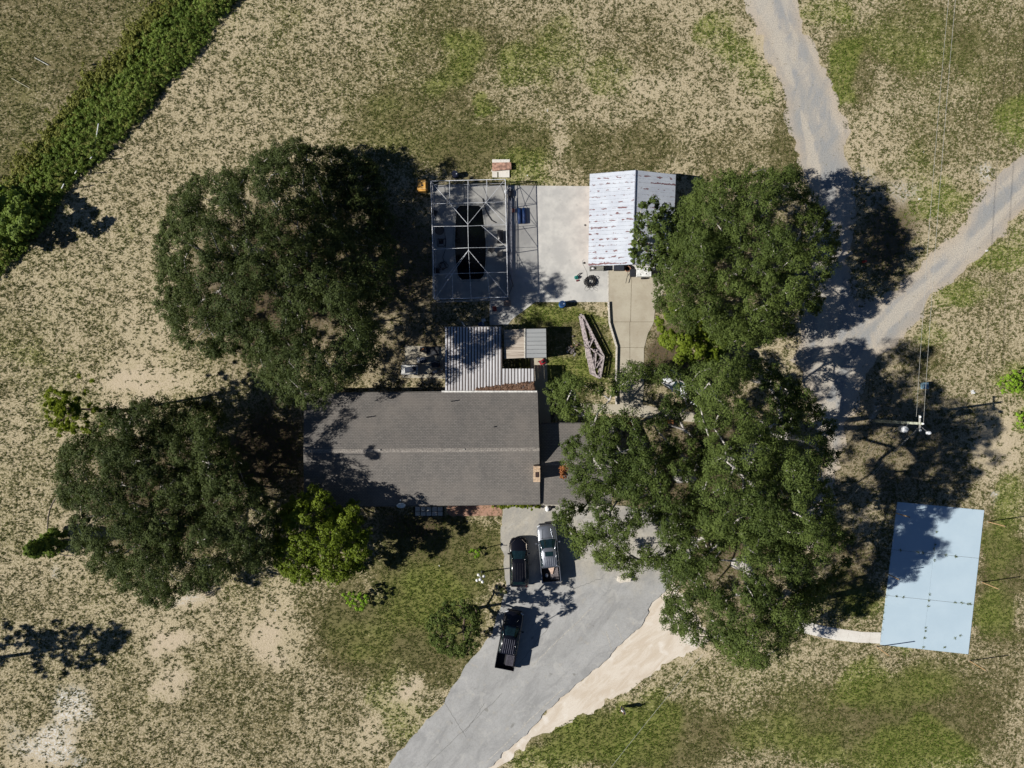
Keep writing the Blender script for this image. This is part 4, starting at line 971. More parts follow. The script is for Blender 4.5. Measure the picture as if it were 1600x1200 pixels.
# ------------------------------------------------------------------ vehicles (nose towards local +y)
def ring_loft(m, st, crown=.05):
    """st: (y, half width, top z, bottom z); open shell with rounded shoulders"""
    n = 0; vs = []; k = 11
    for y, w_, zt, zb in st:
        r = min(.16, w_*.3)
        vs += [(-w_*.93, y, zb), (-w_, y, (zb+zt)*.45), (-w_, y, zt-r*1.15), (-w_+r*.3, y, zt-r*.4), (-w_+r, y, zt), (0, y, zt+crown),
               (w_-r, y, zt), (w_-r*.3, y, zt-r*.4), (w_, y, zt-r*1.15), (w_, y, (zb+zt)*.45), (w_*.93, y, zb)]; n += 1
    fs = [(i*k+j, i*k+j+1, (i+1)*k+j+1, (i+1)*k+j) for i in range(n-1) for j in range(k-1)]
    fs += [(i*k+k-1, i*k, (i+1)*k, (i+1)*k+k-1) for i in range(n-1)]
    fs.append(tuple(range(k))); fs.append(tuple((n-1)*k+j for j in range(k-1, -1, -1)))
    m.add(vs, fs)
def carpaint(name, c, metal=.3, rough=.28):
    g = NG(name); v = g.coord(); g.col(g.mix(g.ramp(g.noise(v, 3, 3), .3, .7, 0, .25), c, tuple(x*.7 for x in c)))
    g.fin(rough, metal, .5); g.b.inputs['Coat Weight'].default_value = .6; g.b.inputs['Coat Roughness'].default_value = .08; return g.m
GLS = S((.008, .022, .026), .06, 0, spec=.8); TYRE = S((.012, .012, .012), .9); CHR = S((.5, .5, .5), .25, .9); RED = S((.09, .006, .006), .3); LAMP = S((.6, .62, .65), .15)
def wheels(o, xs, ys, r=.38):
    for y in ys:
        for s in (-1, 1):
            t = MB().lathe((s*xs, y, r), [(r*.62, -.12), (r*.95, -.125), (r, -.08), (r, .08), (r*.95, .125), (r*.62, .12)], 20, 'x').build('wheel', TYRE, o, smooth=True)
            MB().lathe((s*xs, y, r), [(.03, -.125), (r*.6, -.1), (r*.6, .1), (.03, .125)], 12, 'x').build('rim', CHR, t)
def greenhouse(o, paint, yb0, yt0, yt1, yb1, wb, wt, zb, zt, split):
    """windscreen base y, roof front y, roof rear y, rear glass base y"""
    m = MB(); ro = .07
    def rr(w_, y0, y1, z, c=.14): return [(-w_, y1+c, z), (-w_, y0-c, z), (-w_+c, y0-.02, z), (-w_*.5, y0+ro, z), (w_*.5, y0+ro, z), (w_-c, y0-.02, z), (w_, y0-c, z), (w_, y1+c, z), (w_-c, y1, z), (-w_+c, y1, z)]
    a = rr(wb, yb0, yb1, zb); b = rr(wt, yt0, yt1, zt-.05); vs = a+b; n = 10
    m.add(vs, [(i, (i+1) % n, (i+1) % n+n, i+n) for i in range(n)]); m.build('window_glass', GLS, o, smooth=False)
    m = MB(); lo = rr(wt+.02, yt0+.03, yt1-.03, zt-.06); hi = rr(wt-.06, yt0-.06, yt1+.05, zt+.0)
    vs = lo+hi+[(0, (yt0+yt1)/2, zt+.035)]; fs = [(i, (i+1) % n, (i+1) % n+n, i+n) for i in range(n)]+[(i+n, (i+1) % n+n, 2*n) for i in range(n)]
    m.add(vs, fs); rf = m.build('roof', paint, o, smooth=True)
    for s in (-1, 1):
        m = MB(); m.tube([(s*(wb-.05), yb0-.05, zb), (s*(wt-.05), yt0-.04, zt-.03)], .045, 6); m.tube([(s*(wb-.06), yb1+.05, zb), (s*(wt-.05), yt1+.05, zt-.03)], .055, 6)
        for f in split:
            yb = yb0+(yb1-yb0)*f; yt = yt0+(yt1-yt0)*max(0, min(1, (f-.22)/.62)); m.tube([(s*(wb+.0), yb, zb), (s*(wt+.01), yt, zt-.05)], .04, 6)
        m.tube([(s*(wt-.02), yt0-.06, zt-.03), (s*(wt-.02), yt1+.04, zt-.03)], .03, 6); m.build('side_pillars', paint, o, smooth=True)
    return rf
def lights_and_trim(o, paint, L, w_, zf, zr, bump):
    for s in (-1, 1):
        MB().box((s*(w_-.22), L/2-.16, zf-.18), (.34, .22, .16), rz=-s*.35).build('headlight', LAMP, o, bevel=.02)
        MB().box((s*(w_-.12), -L/2+.03, zr-.22), (.14, .10, .34)).build('tail_light', RED, o, bevel=.02)
        h = MB().box((s*(w_+.17), bump, 1.16), (.22, .13, .17), rz=s*.2).box((s*(w_+.03), bump+.02, 1.1), (.12, .05, .05)).build('mirror', paint, o, bevel=.02)
    MB().box((0, L/2+.0, zf-.28), (w_*1.1, .05, .26)).build('grille', S((.03, .03, .03), .3, .5), o, bevel=.015)
def pickup(name, label, loc, rz, col, rib, sunroof, L=5.85, metal=.3, rough=.28):
    o = empty(name, loc, rz, label, 'pickup truck'); p = carpaint(name+'_paint', col, metal, rough); w_ = .985
    m = MB(); ring_loft(m, [(2.92, .66, .80, .42), (2.86, .80, .93, .36), (2.68, .93, 1.03, .34), (2.35, .97, 1.09, .34), (1.45, w_, 1.16, .34), (1.2, w_, 1.17, .34), (0, w_, 1.18, .34), (-1.32, w_, 1.2, .34)])
    m.build('body', p, o, smooth=True)
    m = MB()
    for s in (-1, 1): m.box((s*(w_-.045), -2.09, .8), (.09, 1.56, .86)); 
    m.box((0, -2.86, .8), (w_*2, .08, .86)); m.box((0, -1.36, .78), (w_*2-.18, .06, .82)); b = m.build('bed', p, o, bevel=.02)
    MB().box((0, -2.1, .56), (w_*2-.2, 1.46, .06)).build('bed_floor', S((.015, .016, .02), .7), b)
    MB().box((0, -2.97, .55), (w_*1.9, .16, .2)).build('rear_bumper', CHR if metal > .5 else S((.05, .05, .05), .3, .6), o, bevel=.03)
    MB().box((0, 2.93, .55), (w_*1.55, .18, .24)).build('front_bumper', S((.07, .07, .08), .35, .5), o, bevel=.05)
    rf = greenhouse(o, p, 1.46, .62, -1.12, -1.34, .90, .70, 1.15, 1.88, (.40, .72))
    for s in (-1, 1): MB().tube([(s*.42, 2.5, 1.115), (s*.52, 1.52, 1.20)], .022, 5).build('hood_crease', p if metal > .5 else S((.03, .03, .035), .2, .3), o)
    if sunroof: MB().box((0, .12, 1.915), (.80, .46, .02)).build('sunroof', GLS, rf, bevel=.008)
    m = MB(); y0 = -.2 if sunroof else .42
    for k in range(6): x = -.5+k*.2; m.box((x, (y0-1.08)/2, 1.918-abs(x)*.05), (.045, y0+1.04, .03))
    m.build('roof_rib', S(rib, .3, .4), rf, bevel=.01)
    wheels(o, w_-.12, (1.95, -1.95)); lights_and_trim(o, p, L, w_, 1.04, 1.2, 1.12)
    MB().box((0, 1.6, 1.215), (1.3, .03, .02), rx=.2).box((.3, 1.35, 1.28), (.75, .02, .02), rz=.1, rx=.5).build('wiper', S(BLACK), o)
    return o
def heading(a, b): d = P(*a)-P(*b); return math.atan2(d.y, d.x)-math.pi/2
mid = lambda a, b: (P(*a)+P(*b))/2+Vector((0, 0, .09))
tr1 = pickup('pickup_truck', 'silver grey pickup truck with open sunroof and a loaded bed, parked by the oak', mid((853, 817.5), (861.3, 905.5)), heading((853, 817.5), (861.3, 905.5)), (.34, .36, .40), (.40, .42, .47), True, metal=.75, rough=.3)
tr2 = pickup('pickup_truck', 'black pickup truck with silver roof ribs, alone down the driveway', mid((804.5, 951.5), (788.2, 1039.5)), heading((804.5, 951.5), (788.2, 1039.5)), (.006, .006, .010), (.22, .22, .27), False, metal=.2, rough=.18)
# loads in the beds (things of their own, standing in the beds)
def inbed(tr, xy, z, rz=0):
    M = Matrix.Rotation(tr.rotation_euler.z, 3, 'Z'); v = M @ Vector((xy[0], xy[1], 0)); return Vector((tr.location.x+v.x, tr.location.y+v.y, z))
o = MB().box((0, 0, 0), (.82, 1.2, .34)).build('tool_crate', simple('grey_brown_load', (.15, .13, .135), .8, var=.4, sc=14), bevel=.03); o.location = inbed(tr1, (.38, -2.1), .80); o.rotation_euler.z = tr1.rotation_euler.z
tag(o, 'low grey brown crate filling the right half of the silver pickup bed', 'crate')
o = MB().quadslab([(-.25, .2, 0), (.35, .25, 0), (.12, -.45, -.05), (-.02, -.4, -.05)], .05).build('folded_cloth', S((.62, .45, .36), .9)); o.location = inbed(tr1, (.05, -1.68), 1.12); o.rotation_euler.z = tr1.rotation_euler.z
tag(o, 'crumpled pale cloth behind the cab in the silver pickup bed', 'cloth')
o = MB().ball((0, 0, 0), .17, 14, (1, 1.2, .9)).build('white_jug', S((.75, .78, .8), .3), smooth=True); o.location = inbed(tr1, (-.42, -2.25), .78); tag(o, 'round white jug on the dark left side of the silver pickup bed', 'jug')
m = MB()
for k in range(12): m.box((0, -.52+k*.09, 0), (.78, .045, .05))
m.box((-.36, 0, -.04), (.06, 1.1, .05)).box((.36, 0, -.04), (.06, 1.1, .05)); o = m.build('slatted_ramp', S((.20, .19, .23), .4, .5)); o.location = inbed(tr2, (.42, -2.02), .86); o.rotation_euler.z = tr2.rotation_euler.z
tag(o, 'grey slatted ramp lying in the black pickup bed', 'ramp')
def suv(name, label, loc, rz, col, cat='car', metal=.2, rough=.18, L=4.9):
    o = empty(name, loc, rz, label, cat); p = carpaint(name+'_paint', col, metal, rough); w_ = .95
    m = MB(); ring_loft(m, [(2.45, .58, .74, .40), (2.38, .74, .86, .32), (2.2, .86, .95, .30), (1.9, .92, 1.0, .30), (1.2, w_, 1.07, .30), (.9, w_, 1.08, .30), (-1.5, w_, 1.12, .30), (-2.2, w_*.97, 1.1, .32), (-2.4, w_*.88, 1.0, .36), (-2.46, w_*.7, .85, .4)])
    m.build('body', p, o, smooth=True)
    rf = greenhouse(o, p, 1.22, .42, -1.75, -2.26, .85, .66, 1.05, 1.72, (.33, .58, .8))
    for s in (-1, 1): MB().tube([(s*.64, .3, 1.75), (s*.65, -1.6, 1.75)], .025, 6).build('roof_rail', S((.16, .15, .16), .3, .6), rf)
    m = MB()
    for k in range(4): x = -.36+k*.24; m.box((x, -.75, 1.755), (.03, 1.7, .02))
    m.build('roof_rib', S((.03, .03, .035), .3), rf)
    for s in (-1, 1): MB().tube([(s*.80, 1.3, 1.10), (s*.78, 1.9, 1.02), (s*.35, 2.33, .93)], .016, 5).build('hood_trim', S((.30, .26, .22), .25, .7), o)
    wheels(o, w_-.12, (1.5, -1.48), .36); lights_and_trim(o, p, L-.1, .86, .92, 1.1, .95)
    MB().box((0, -2.46, .55), (1.5, .14, .22)).build('rear_bumper', S((.03, .03, .03), .4), o, bevel=.04)
    MB().box((.1, 1.12, 1.15), (.9, .02, .02), rx=.5).build('wiper', S(BLACK), o); return o
suv('sport_utility_vehicle', 'black sport utility vehicle parked left of the silver pickup', mid((810.5, 839.5), (811.5, 912)), heading((810.5, 839.5), (811.5, 912)), (.006, .006, .009))
suv('parked_car', 'white vehicle nearly hidden beneath the branches north of the garage wing', mid((1040, 588), (1095, 625)), heading((1040, 588), (1095, 625)), (.62, .64, .66), rough=.35)

# ------------------------------------------------------------------ utility pole and wires
def wire(name, pts, r, label, sag=.4, group=None, parent=None, n=14):
    a, b = Vector(pts[0]), Vector(pts[1]); L = [a.lerp(b, i/n)-Vector((0, 0, sag*4*(i/n)*(1-i/n))) for i in range(n+1)]
    m = MB().tube(L, r, 5)
    if parent is not None: return m.build(name, S((.34, .34, .32), .6), parent[0], off=parent[1])
    return single(m, name, S((.34, .34, .32), .6), label, 'power line', group)
pb = P(1366, 657.5); PH = 9.7; top = Vector((pb.x, pb.y, PH))
o = empty('utility_pole', pb, 0, 'tall wooden utility pole with transformer and street light beside the gravel road', 'utility pole')
pole_m = simple('greenish_pole', (.42, .44, .34), .9, var=.3, sc=3)
MB().tube([(0, 0, -.2), (0, 0, PH)], [.17, .11], 10).build('pole', pole_m, o, smooth=True)
MB().box((0, 0, PH-.5), (.12, 1.5, .12)).build('crossarm', S((.45, .45, .42)), o)
q1 = P(1428, 655, PH-1)-pb; q2 = P(1440, 651, PH)-pb
for q in (Vector((0, .6, PH-.38)), Vector((0, -.6, PH-.38)), Vector((0, 0, PH+.08))):
    MB().lathe(q, [(.05, -.1), (.09, -.05), (.05, 0), (.09, .05), (.03, .14)], 10).build('insulator', S((.75, .78, .8), .2), o)
qt = P(1413, 671, 7.9)-pb; qt.z = 7.4
MB().lathe((qt.x*.8, qt.y*1.0, 6.9), [(.22, 0), (.3, .05), (.31, .85), (.27, .95), (.1, 1.02)], 16).build('transformer', S((.62, .64, .66), .35), o, smooth=True)
MB().tube([(0, 0, 7.3), (qt.x*.8, qt.y, 7.3)], .04, 6).build('bracket', S((.4, .4, .4)), o)
ar = MB().tube([(0, 0, 8.8), (.35, -.45, 9.1), (.7, -.75, 9.1)], .035, 6).build('lamp_arm', S((.55, .55, .55), .4, .5), o)
MB().ball((.85, -.85, 9.08), .16, 12, (1.7, 1.1, .5)).build('lamp_head', S((.72, .74, .76), .3), ar, smooth=True)
N1, N2 = P(1465, -160, 9.3), P(1477, -160, 8.7)
far = P(1441, -230); o2 = empty('utility_pole', far, 0, 'second utility pole beyond the top edge, carrying the two long wires', 'utility pole')
MB().tube([(0, 0, -.2), (0, 0, 9.7)], [.17, .11], 10).build('pole', pole_m, o2, smooth=True)
ca = Vector((N1.x-far.x, N1.y-far.y, 9.2)); MB().tube([(0, 0, 9.2), tuple(ca)], .05, 6).build('crossarm', S((.45, .45, .42)), o2)
wire('power_line', [top+Vector((.05, 0, .05)), Vector((far.x, far.y, 9.7))], .014, 'right hand of the two thin wires running north from the pole top', .55)
wire('power_line', [top+Vector((0, .6, -1.1)), Vector((far.x, far.y, 8.7))], .014, 'left hand of the two thin wires running north from the pole', .7)
S1, S2 = P(955, 1200, 2.6), P(930, 1245, 2.2)
wire('service_line', [top+Vector((0, -.3, -.6)), P(1322, 785, 4.4)], .014, 'longest thin wire slanting from the pole down into the southern oak', .3)
wire('service_line', [top+Vector((0, -.5, -.8)), P(1350, 760, 5.2)], .013, 'second thin wire slanting southwest from the pole beside the longest one', .3)
wire('service_line', [Vector((pb.x, pb.y, 6.6)), P(1352, 712, 4.4)], .013, 'short lower wire leaving the pole toward the oak', .2)
wire('ground_wire', [P(1098, 1022, 2.4), P(940, 1218, .6)], .014, 'pale wire crossing the green grass at the bottom of the picture', .2)
single(MB().tube([P(1352, 712, 4.4), P(1362, 690, 5.2), P(1395, 672, 6.3)], .018, 5), 'guy_wire', S((.45, .45, .42)), 'loose drooping cable below the transformer', 'cable')
# blue utility box
q = P(1442, 603); o = MB().box((0, 0, .3), (.5, .62, .6)).box((0, 0, .62), (.54, .66, .05)).build('utility_box', S((.20, .33, .42), .5), bevel=.02); o.location = q
tag(o, 'small blue grey utility box in the tree shadow north of the pole', 'utility box')

# ------------------------------------------------------------------ posts around the blue court
wood = simple('tan_post', (.42, .27, .13), .8, var=.2, sc=6)
for (x, y), lab in (((1543, 815), 'tan post at the northeast corner of the blue court'), ((1533.6, 909.5), 'tan post at the middle of the east side of the blue court'), ((1514.5, 1032.3), 'tan post at the southeast corner of the blue court'),
                    ((1369.4, 1010.3), 'tan post where the pale path meets the blue court'), ((1383, 895), 'tan post at the middle of the west side of the blue court'), ((1399.3, 801.4), 'tan post at the shaded northwest corner of the blue court')):
    q = P(x, y); o = empty('court_post', q, 0, lab, 'post', 'posts around the blue court')
    MB().lathe((0, 0, -.05), [(.12, 0), (.12, .09), (.09, .1)], 10).build('footing', S((.3, .27, .2)), o)
    MB().tube([(0, 0, 0), (0, 0, 2.9)], .05, 8).build('pole', wood, o); MB().ball((0, 0, 2.93), .06, 8).build('cap', S((.2, .15, .1)), o)

# ------------------------------------------------------------------ lamp post on the lawn
q = P(753.5, 893.5); o = empty('lamp_post', q, 0, 'white lamp post with four round globes on the lawn by the driveway', 'lamp post')
bm_ = S((.08, .09, .09), .4); MB().lathe((0, 0, 0), [(.16, 0), (.14, .1), (.06, .25), (.045, 2.9), (.07, 3.0), (.03, 3.25)], 12).build('pole', bm_, o, smooth=True)
gl = S((.80, .80, .78), .25)
for k in range(4):
    a = math.pi/4+k*math.pi/2-.25; dx, dy = math.cos(a)*.40, math.sin(a)*.40
    ar = MB().tube([(0, 0, 2.75), (dx*.5, dy*.5, 2.6), (dx, dy, 2.72)], .025, 6).build('arm', gl, o)
    MB().ball((dx, dy, 2.9), .15, 14).build('globe', gl, ar, smooth=True)
MB().ball((0, 0, 3.4), .16, 14).build('globe', gl, o, smooth=True)
# person
def person(loc, rz):
    o = empty('person', loc, rz, 'person in a white shirt and dark trousers standing alone on the grass', 'person')
    J = [(0, 0, .95, .13), (0, 0, 1.15, .125), (0, .01, 1.38, .15), (0, .02, 1.50, .075), (0, .03, 1.6, .07), (0, .04, 1.72, .095),          # pelvis..head
         (.17, .0, 1.44, .06), (.24, .04, 1.2, .045), (.19, .2, 1.02, .035), (-.17, 0, 1.44, .06), (-.25, .02, 1.2, .045), (-.22, .14, .98, .035),
         (.10, 0, .86, .09), (.12, .03, .48, .06), (.13, -.02, .09, .042), (.13, .13, .04, .035), (-.10, 0, .86, .09), (-.12, -.02, .48, .06), (-.14, -.1, .09, .042), (-.14, .06, .04, .035)]
    E = [(0, 1), (1, 2), (2, 3), (3, 4), (4, 5), (2, 6), (6, 7), (7, 8), (2, 9), (9, 10), (10, 11), (0, 12), (12, 13), (13, 14), (14, 15), (0, 16), (16, 17), (17, 18), (18, 19)]
    def sk(name, idx, grow, mat, root, ed=E):
        mp = {j: i for i, j in enumerate(idx)}; me = bpy.data.meshes.new(name)
        me.from_pydata([J[j][:3] for j in idx], [(mp[a], mp[b]) for a, b in ed if a in mp and b in mp], []); ob = link(name, me, mat, o)
        ob.modifiers.new('skin', 'SKIN'); ob.modifiers.new('sub', 'SUBSURF').levels = 1; ob.modifiers['sub'].render_levels = 2
        for i, j in enumerate(idx):
            r = J[j][3]+grow; me.skin_vertices[0].data[i].radius = (r, r*.85 if j < 3 else r); me.skin_vertices[0].data[i].use_root = (j == root)
        return ob
    sk('body', list(range(20)), 0, S((.36, .22, .15), .6), 0)
    sk('shirt', [0, 1, 2, 6, 7, 9, 10], .022, S((.74, .75, .80), .85), 1); sk('trousers', [0, 12, 13, 14, 16, 17, 18], .02, S((.03, .035, .05), .9), 0)
    MB().ball((0, .02, 1.77), .105, 12, (1, 1.1, .75)).build('hair', S((.05, .03, .02), .8), o, smooth=True)
    m = MB()
    for s in (-1, 1):
        bx, by = (.19, .2) if s > 0 else (-.22, .14); z = 1.0 if s > 0 else .96
        for f in range(4): m.tube([(bx+(f-1.5)*.018, by+.03, z), (bx+(f-1.5)*.02, by+.08, z-.04), (bx+(f-1.5)*.02, by+.10, z-.075+.008*abs(f-1.5))], .009, 5)
        m.tube([(bx-s*.03, by+.01, z), (bx-s*.055, by+.04, z-.03)], .011, 5)
    m.build('fingers', S((.36, .22, .15), .6), o, smooth=True)
person(P(972, 1104.5), 2.4)
# ------------------------------------------------------------------ small things
def drum(x, y, label, col, r=.3, h=.9, open_=True, name='barrel', z=0):
    o = empty(name, P(x, y, z), 0, label, 'barrel'); MB().lathe((0, 0, 0), [(r*.93, 0), (r, .04), (r*.97, h*.33), (r*1.03, h*.35), (r*.97, h*.37), (r*.97, h*.66), (r*1.03, h*.68), (r*.97, h*.70), (r, h)], 18).build('shell', S(col, .45), o, smooth=False)
    MB().lathe((0, 0, h), [(r*.9, 0), (r*.9, .012)], 18).build('lid' if not open_ else 'rim', S(tuple(c*.35 for c in col), .5), o)
    MB().lathe((r*.5, 0, h), [(.06, 0), (.06, .04)], 10).build('bung', S((.4, .45, .5)), o); return o
drum(878, 476.5, 'blue plastic barrel on the grass at the edge of the terrace', (.02, .10, .30), .33, 1.0)
drum(712, 275, 'very dark blue barrel just north of the screen enclosure', (.008, .015, .06), .31, .8)
drum(753, 509, 'blue barrel tucked at the corner of the porch roof', (.03, .12, .34), .3, 1.0)
# yellow tote tank
q = P(661, 293); o = empty('tank_box', q, 0, 'orange yellow tank with a dark cap beside the northwest corner of the enclosure', 'tank')
MB().box((0, 0, .48), (.98, 1.2, .96)).build('tank', simple('orange_plastic', (.62, .34, .08), .5, var=.2, sc=2.5), o, bevel=.12)
MB().lathe((.02, -.05, .96), [(.1, 0), (.1, .05), (.05, .06)], 12).build('cap', S((.05, .03, .02)), o); m = MB()
for y in (-.35, .3): m.box((0, y, .965), (.9, .03, .03))
m.build('band', S((.75, .55, .3)), o)
# hose pile and hoses
def coil(cx, cy, r, n, z, seed, wob=.12):
    rr = random.Random(seed); pts = []
    for i in range(n*14):
        a = i*2*math.pi/14; k = r*(1-.35*rr.random())*(1+wob*math.sin(a*.37)); pts.append((cx+k*math.cos(a)+.12*math.sin(a*.21), cy+k*math.sin(a)+.1*math.cos(a*.17), z+.22*rr.random()+.012*i/n))
    return pts
hb = simple('black_hose', (.022, .022, .024), .6)
q = P(921.5, 440); m = MB().tube(coil(0, 0, .52, 16, .05, 3), .028, 6); m.tube([(-.25, .5, .04), (-.3, 1.0, .03), (-.55, 1.5, .03), (-.75, 1.9, .03), (-.72, 2.2, .03), (-.55, 2.3, .03)], .026, 6)
for k in range(3): m.tube([(-.4+.4*k, -.5, .05), (-.55+.5*k, -.8, .03), (-.3+.55*k, -1.0, .03), (0+.4*k, -.75, .03), (.1+.1*k, -.45, .06)], .024, 6)
o = m.build('hose_pile', hb, smooth=True); o.location = q; tag(o, 'tangled black hose pile on the terrace with a tail curving to the shed', 'hose')
q = P(692.5, 415.5, .05); m = MB().tube(coil(0, 0, .42, 5, .02, 5), .022, 6); m.tube([(.1, .4, .03), (-.05, .9, .03), (.2, 1.6, .03), (.3, 2.6, .03), (.1, 3.6, .03)], .022, 6)
o = m.build('hose_coil', hb, smooth=True); o.location = q; tag(o, 'dark hose coiled on the deck inside the enclosure, west of the pool', 'hose')
def curve_thing(name, pts, r, mat, label, cat, z=.03):
    return single(MB().tube([P(x, y, z) for x, y in pts], r, 6), name, mat, label, cat)
curve_thing('garden_hose', [(108, 765), (100, 767), (92, 773), (86, 780), (81, 788), (77.5, 797), (75, 808), (74, 818), (74, 830)], .035, S((.13, .10, .10)), 'thin dark hose curving north of the lone conifer at the left', 'hose')
curve_thing('garden_hose', [(84, 858), (90, 864), (98, 867), (106, 868.5), (114, 868)], .035, S((.13, .10, .10)), 'short dark hose end curving below the lone conifer', 'hose')
curve_thing('pool_hose', [(754, 310), (757, 322), (762, 335), (768, 344), (775, 348)], .04, hb, 'black hose snaking on the deck northeast of the pool', 'hose', .1)
# power tool
q = P(900.5, 434); o = empty('leaf_blower', q, .3, 'small green and black power tool on the terrace near the hose pile', 'power tool')
MB().box((0, 0, .18), (.42, .34, .3)).build('housing', S((.02, .22, .19), .4), o, bevel=.06); MB().tube([(.1, .15, .2), (.45, .3, .22), (.7, .28, .1)], .04, 8).build('nozzle', S(BLACK), o)
MB().tube([(-.15, -.1, .3), (0, 0, .5), (.15, .1, .32)], .025, 6).build('handle', S(BLACK), o); MB().box((.02, -.33, .1), (.3, .16, .14)).build('fuel_tank', S((.12, .02, .03)), o, bevel=.03)
# white trailer cart with black front box south of the shed
q = P(1000, 428); o = empty('utility_trailer', q, 0, 'white box trailer with a black nose and bent tow bar south of the white shed', 'trailer')
MB().box((.25, 0, .75), (1.5, .85, .7)).build('box', S((.74, .75, .74), .4), o, bevel=.03); MB().box((-.85, 0, .62), (.55, .80, .5)).build('front_box', S((.02, .022, .03), .5), o, bevel=.06)
m = MB().tube([(-1.1, 0, .4), (-1.35, -.3, .35), (-1.5, -1.0, .3)], .03, 6).tube([(-1.3, .45, .4), (-1.3, -.3, .4)], .025, 6); m.build('tow_bar', S((.03, .03, .03)), o)
for s in (-1, 1): MB().lathe((.3, s*.5, .25), [(.1, -.07), (.25, -.07), (.25, .07), (.1, .07)], 14, 'y').build('wheel', TYRE, o)
m = MB()
for x, y in ((-.1, -.2), (.45, .1), (.5, -.15), (.7, .25), (.35, .3)): m.box((x, y, 1.105), (.12, .09, .012), rz=x*3)
m.build('vent', S((.04, .05, .05)), o)
o = MB().ball((0, 0, .45), .22, 14, (1, 1, 1.1)).tube([(0, 0, 0), (0, 0, .3)], .12, 8).build('white_tank', S((.78, .78, .78), .3), smooth=True); o.location = P(1023, 417, 1.2)-Vector((0, 0, 1.2)); tag(o, 'small round white tank under the tree edge east of the trailer', 'tank')
# clutter under the south eave of the shed
def clutter(x, y, name, cat, label, parts, z=0, rz=0):
    o = empty(name, P(x, y, z), rz, label, cat)
    for nm, mb, mat in parts: mb.build(nm, mat, o)
    return o
clutter(932, 421, 'workbench', 'bench', 'low workbench with white jug and dark tools at the shed opening', [('top', MB().box((0, 0, .7), (1.5, .5, .06)), S((.12, .12, .11))), ('leg', MB().box((-.7, 0, .34), (.06, .4, .68)), S((.1, .1, .1))), ('leg', MB().box((.7, 0, .34), (.06, .4, .68)), S((.1, .1, .1))), ('tool_tray', MB().box((.3, 0, .78), (.7, .4, .1)), S((.22, .22, .19))), ('white_jug', MB().ball((-.42, -.03, .85), .14, 10, (1.3, .8, .8)), S((.75, .75, .75), .4))])
clutter(966, 420, 'storage_chest', 'chest', 'dark flat storage chest at the shed opening', [('box', MB().box((0, 0, .35), (.95, .5, .7)), S((.015, .017, .025))), ('lid', MB().box((0, 0, .73), (1.0, .54, .06)), S((.02, .025, .04)))])
clutter(980, 421, 'clay_planter', 'planter', 'rust coloured planter box beside the dark chest at the shed', [('pot', MB().lathe((0, 0, 0), [(.2, 0), (.3, .4), (.33, .42), (.26, .42), (.24, .36)], 12), S((.30, .15, .09))), ('soil', MB().lathe((0, 0, .34), [(.25, 0), (.25, .02)], 12), S((.06, .04, .03)))])
o = single(MB().lathe(P(912.5, 411, .05), [(.09, 0), (.11, .06), (.04, .1)], 12), 'drain_cover', S((.03, .03, .03)), 'small round black cover on the terrace near the shed corner', 'cover')
o = single(MB().lathe(P(914, 352, .05), [(.08, 0), (.1, .05), (.04, .08)], 12), 'drain_cover', S((.1, .1, .1)), 'small grey cover on the terrace against the shed wall', 'cover')
# enclosure furniture
def chair(x, y, rz, label, col=(.03, .03, .035)):
    o = empty('patio_chair', P(x, y, .05), rz, label, 'chair', 'chairs on the pool deck'); c = S(col, .6)
    MB().box((0, 0, .42), (.52, .5, .05)).build('seat', c, o, bevel=.01); MB().box((0, .27, .72), (.52, .05, .55), rx=-.2).build('backrest', c, o, bevel=.01)
    for sx in (-1, 1):
        for sy in (-1, 1): MB().tube([(sx*.22, sy*.2, .42), (sx*.25, sy*.24, 0)], .018, 6).build('leg', c, o)
        MB().tube([(sx*.28, -.2, .42), (sx*.28, -.15, .62), (sx*.28, .28, .66)], .018, 6).build('armrest', c, o)
clutter(688, 362, 'round_table', 'table', 'dark round table on the deck west of the pool', [('tabletop', MB().lathe((0, 0, .68), [(.48, 0), (.5, .03), (.46, .05)], 20), S((.02, .022, .028), .4)), ('pedestal', MB().lathe((0, 0, 0), [(.25, 0), (.22, .04), (.05, .1), (.05, .68)], 12), S(BLACK))], .05)
chair(680, 334, 1.2, 'dark chair by the northwest corner post of the pool deck'); chair(768, 392, -.7, 'dark patio chair on the deck, southeast of the pool middle'); chair(781, 398, -1.6, 'dark chair pushed against the east screen, south of the black grill'); chair(684, 424, 1.6, 'dark chair against the west screen below the coiled hose')
clutter(690, 379, 'drying_rack', 'rack', 'dark wire rack standing on the deck south of the round table', [('frame', MB().tube([(-.4, -.4, 0), (0, 0, .9), (.4, .4, 0)], .025, 6).tube([(.4, -.4, 0), (0, 0, .9), (-.4, .4, 0)], .025, 6).tube([(-.4, -.4, .02), (.4, -.4, .02), (.4, .4, .02), (-.4, .4, .02), (-.4, -.4, .02)], .025, 6), S((.03, .03, .035))), ('tray', MB().box((0, 0, .45), (.5, .5, .03)), S((.03, .03, .04)))], .05)
clutter(782, 372, 'outdoor_grill', 'grill', 'black grill against the east side of the pool enclosure', [('body', MB().box((0, 0, .6), (.6, 1.3, .5)), S((.012, .012, .015), .5)), ('lid', MB().ball((0, 0, .85), .3, 12, (1, 1.7, .6)), S((.012, .012, .016), .35)), ('cart', MB().box((0, 0, .2), (.5, 1.0, .3)), S((.02, .02, .02)))], .05)
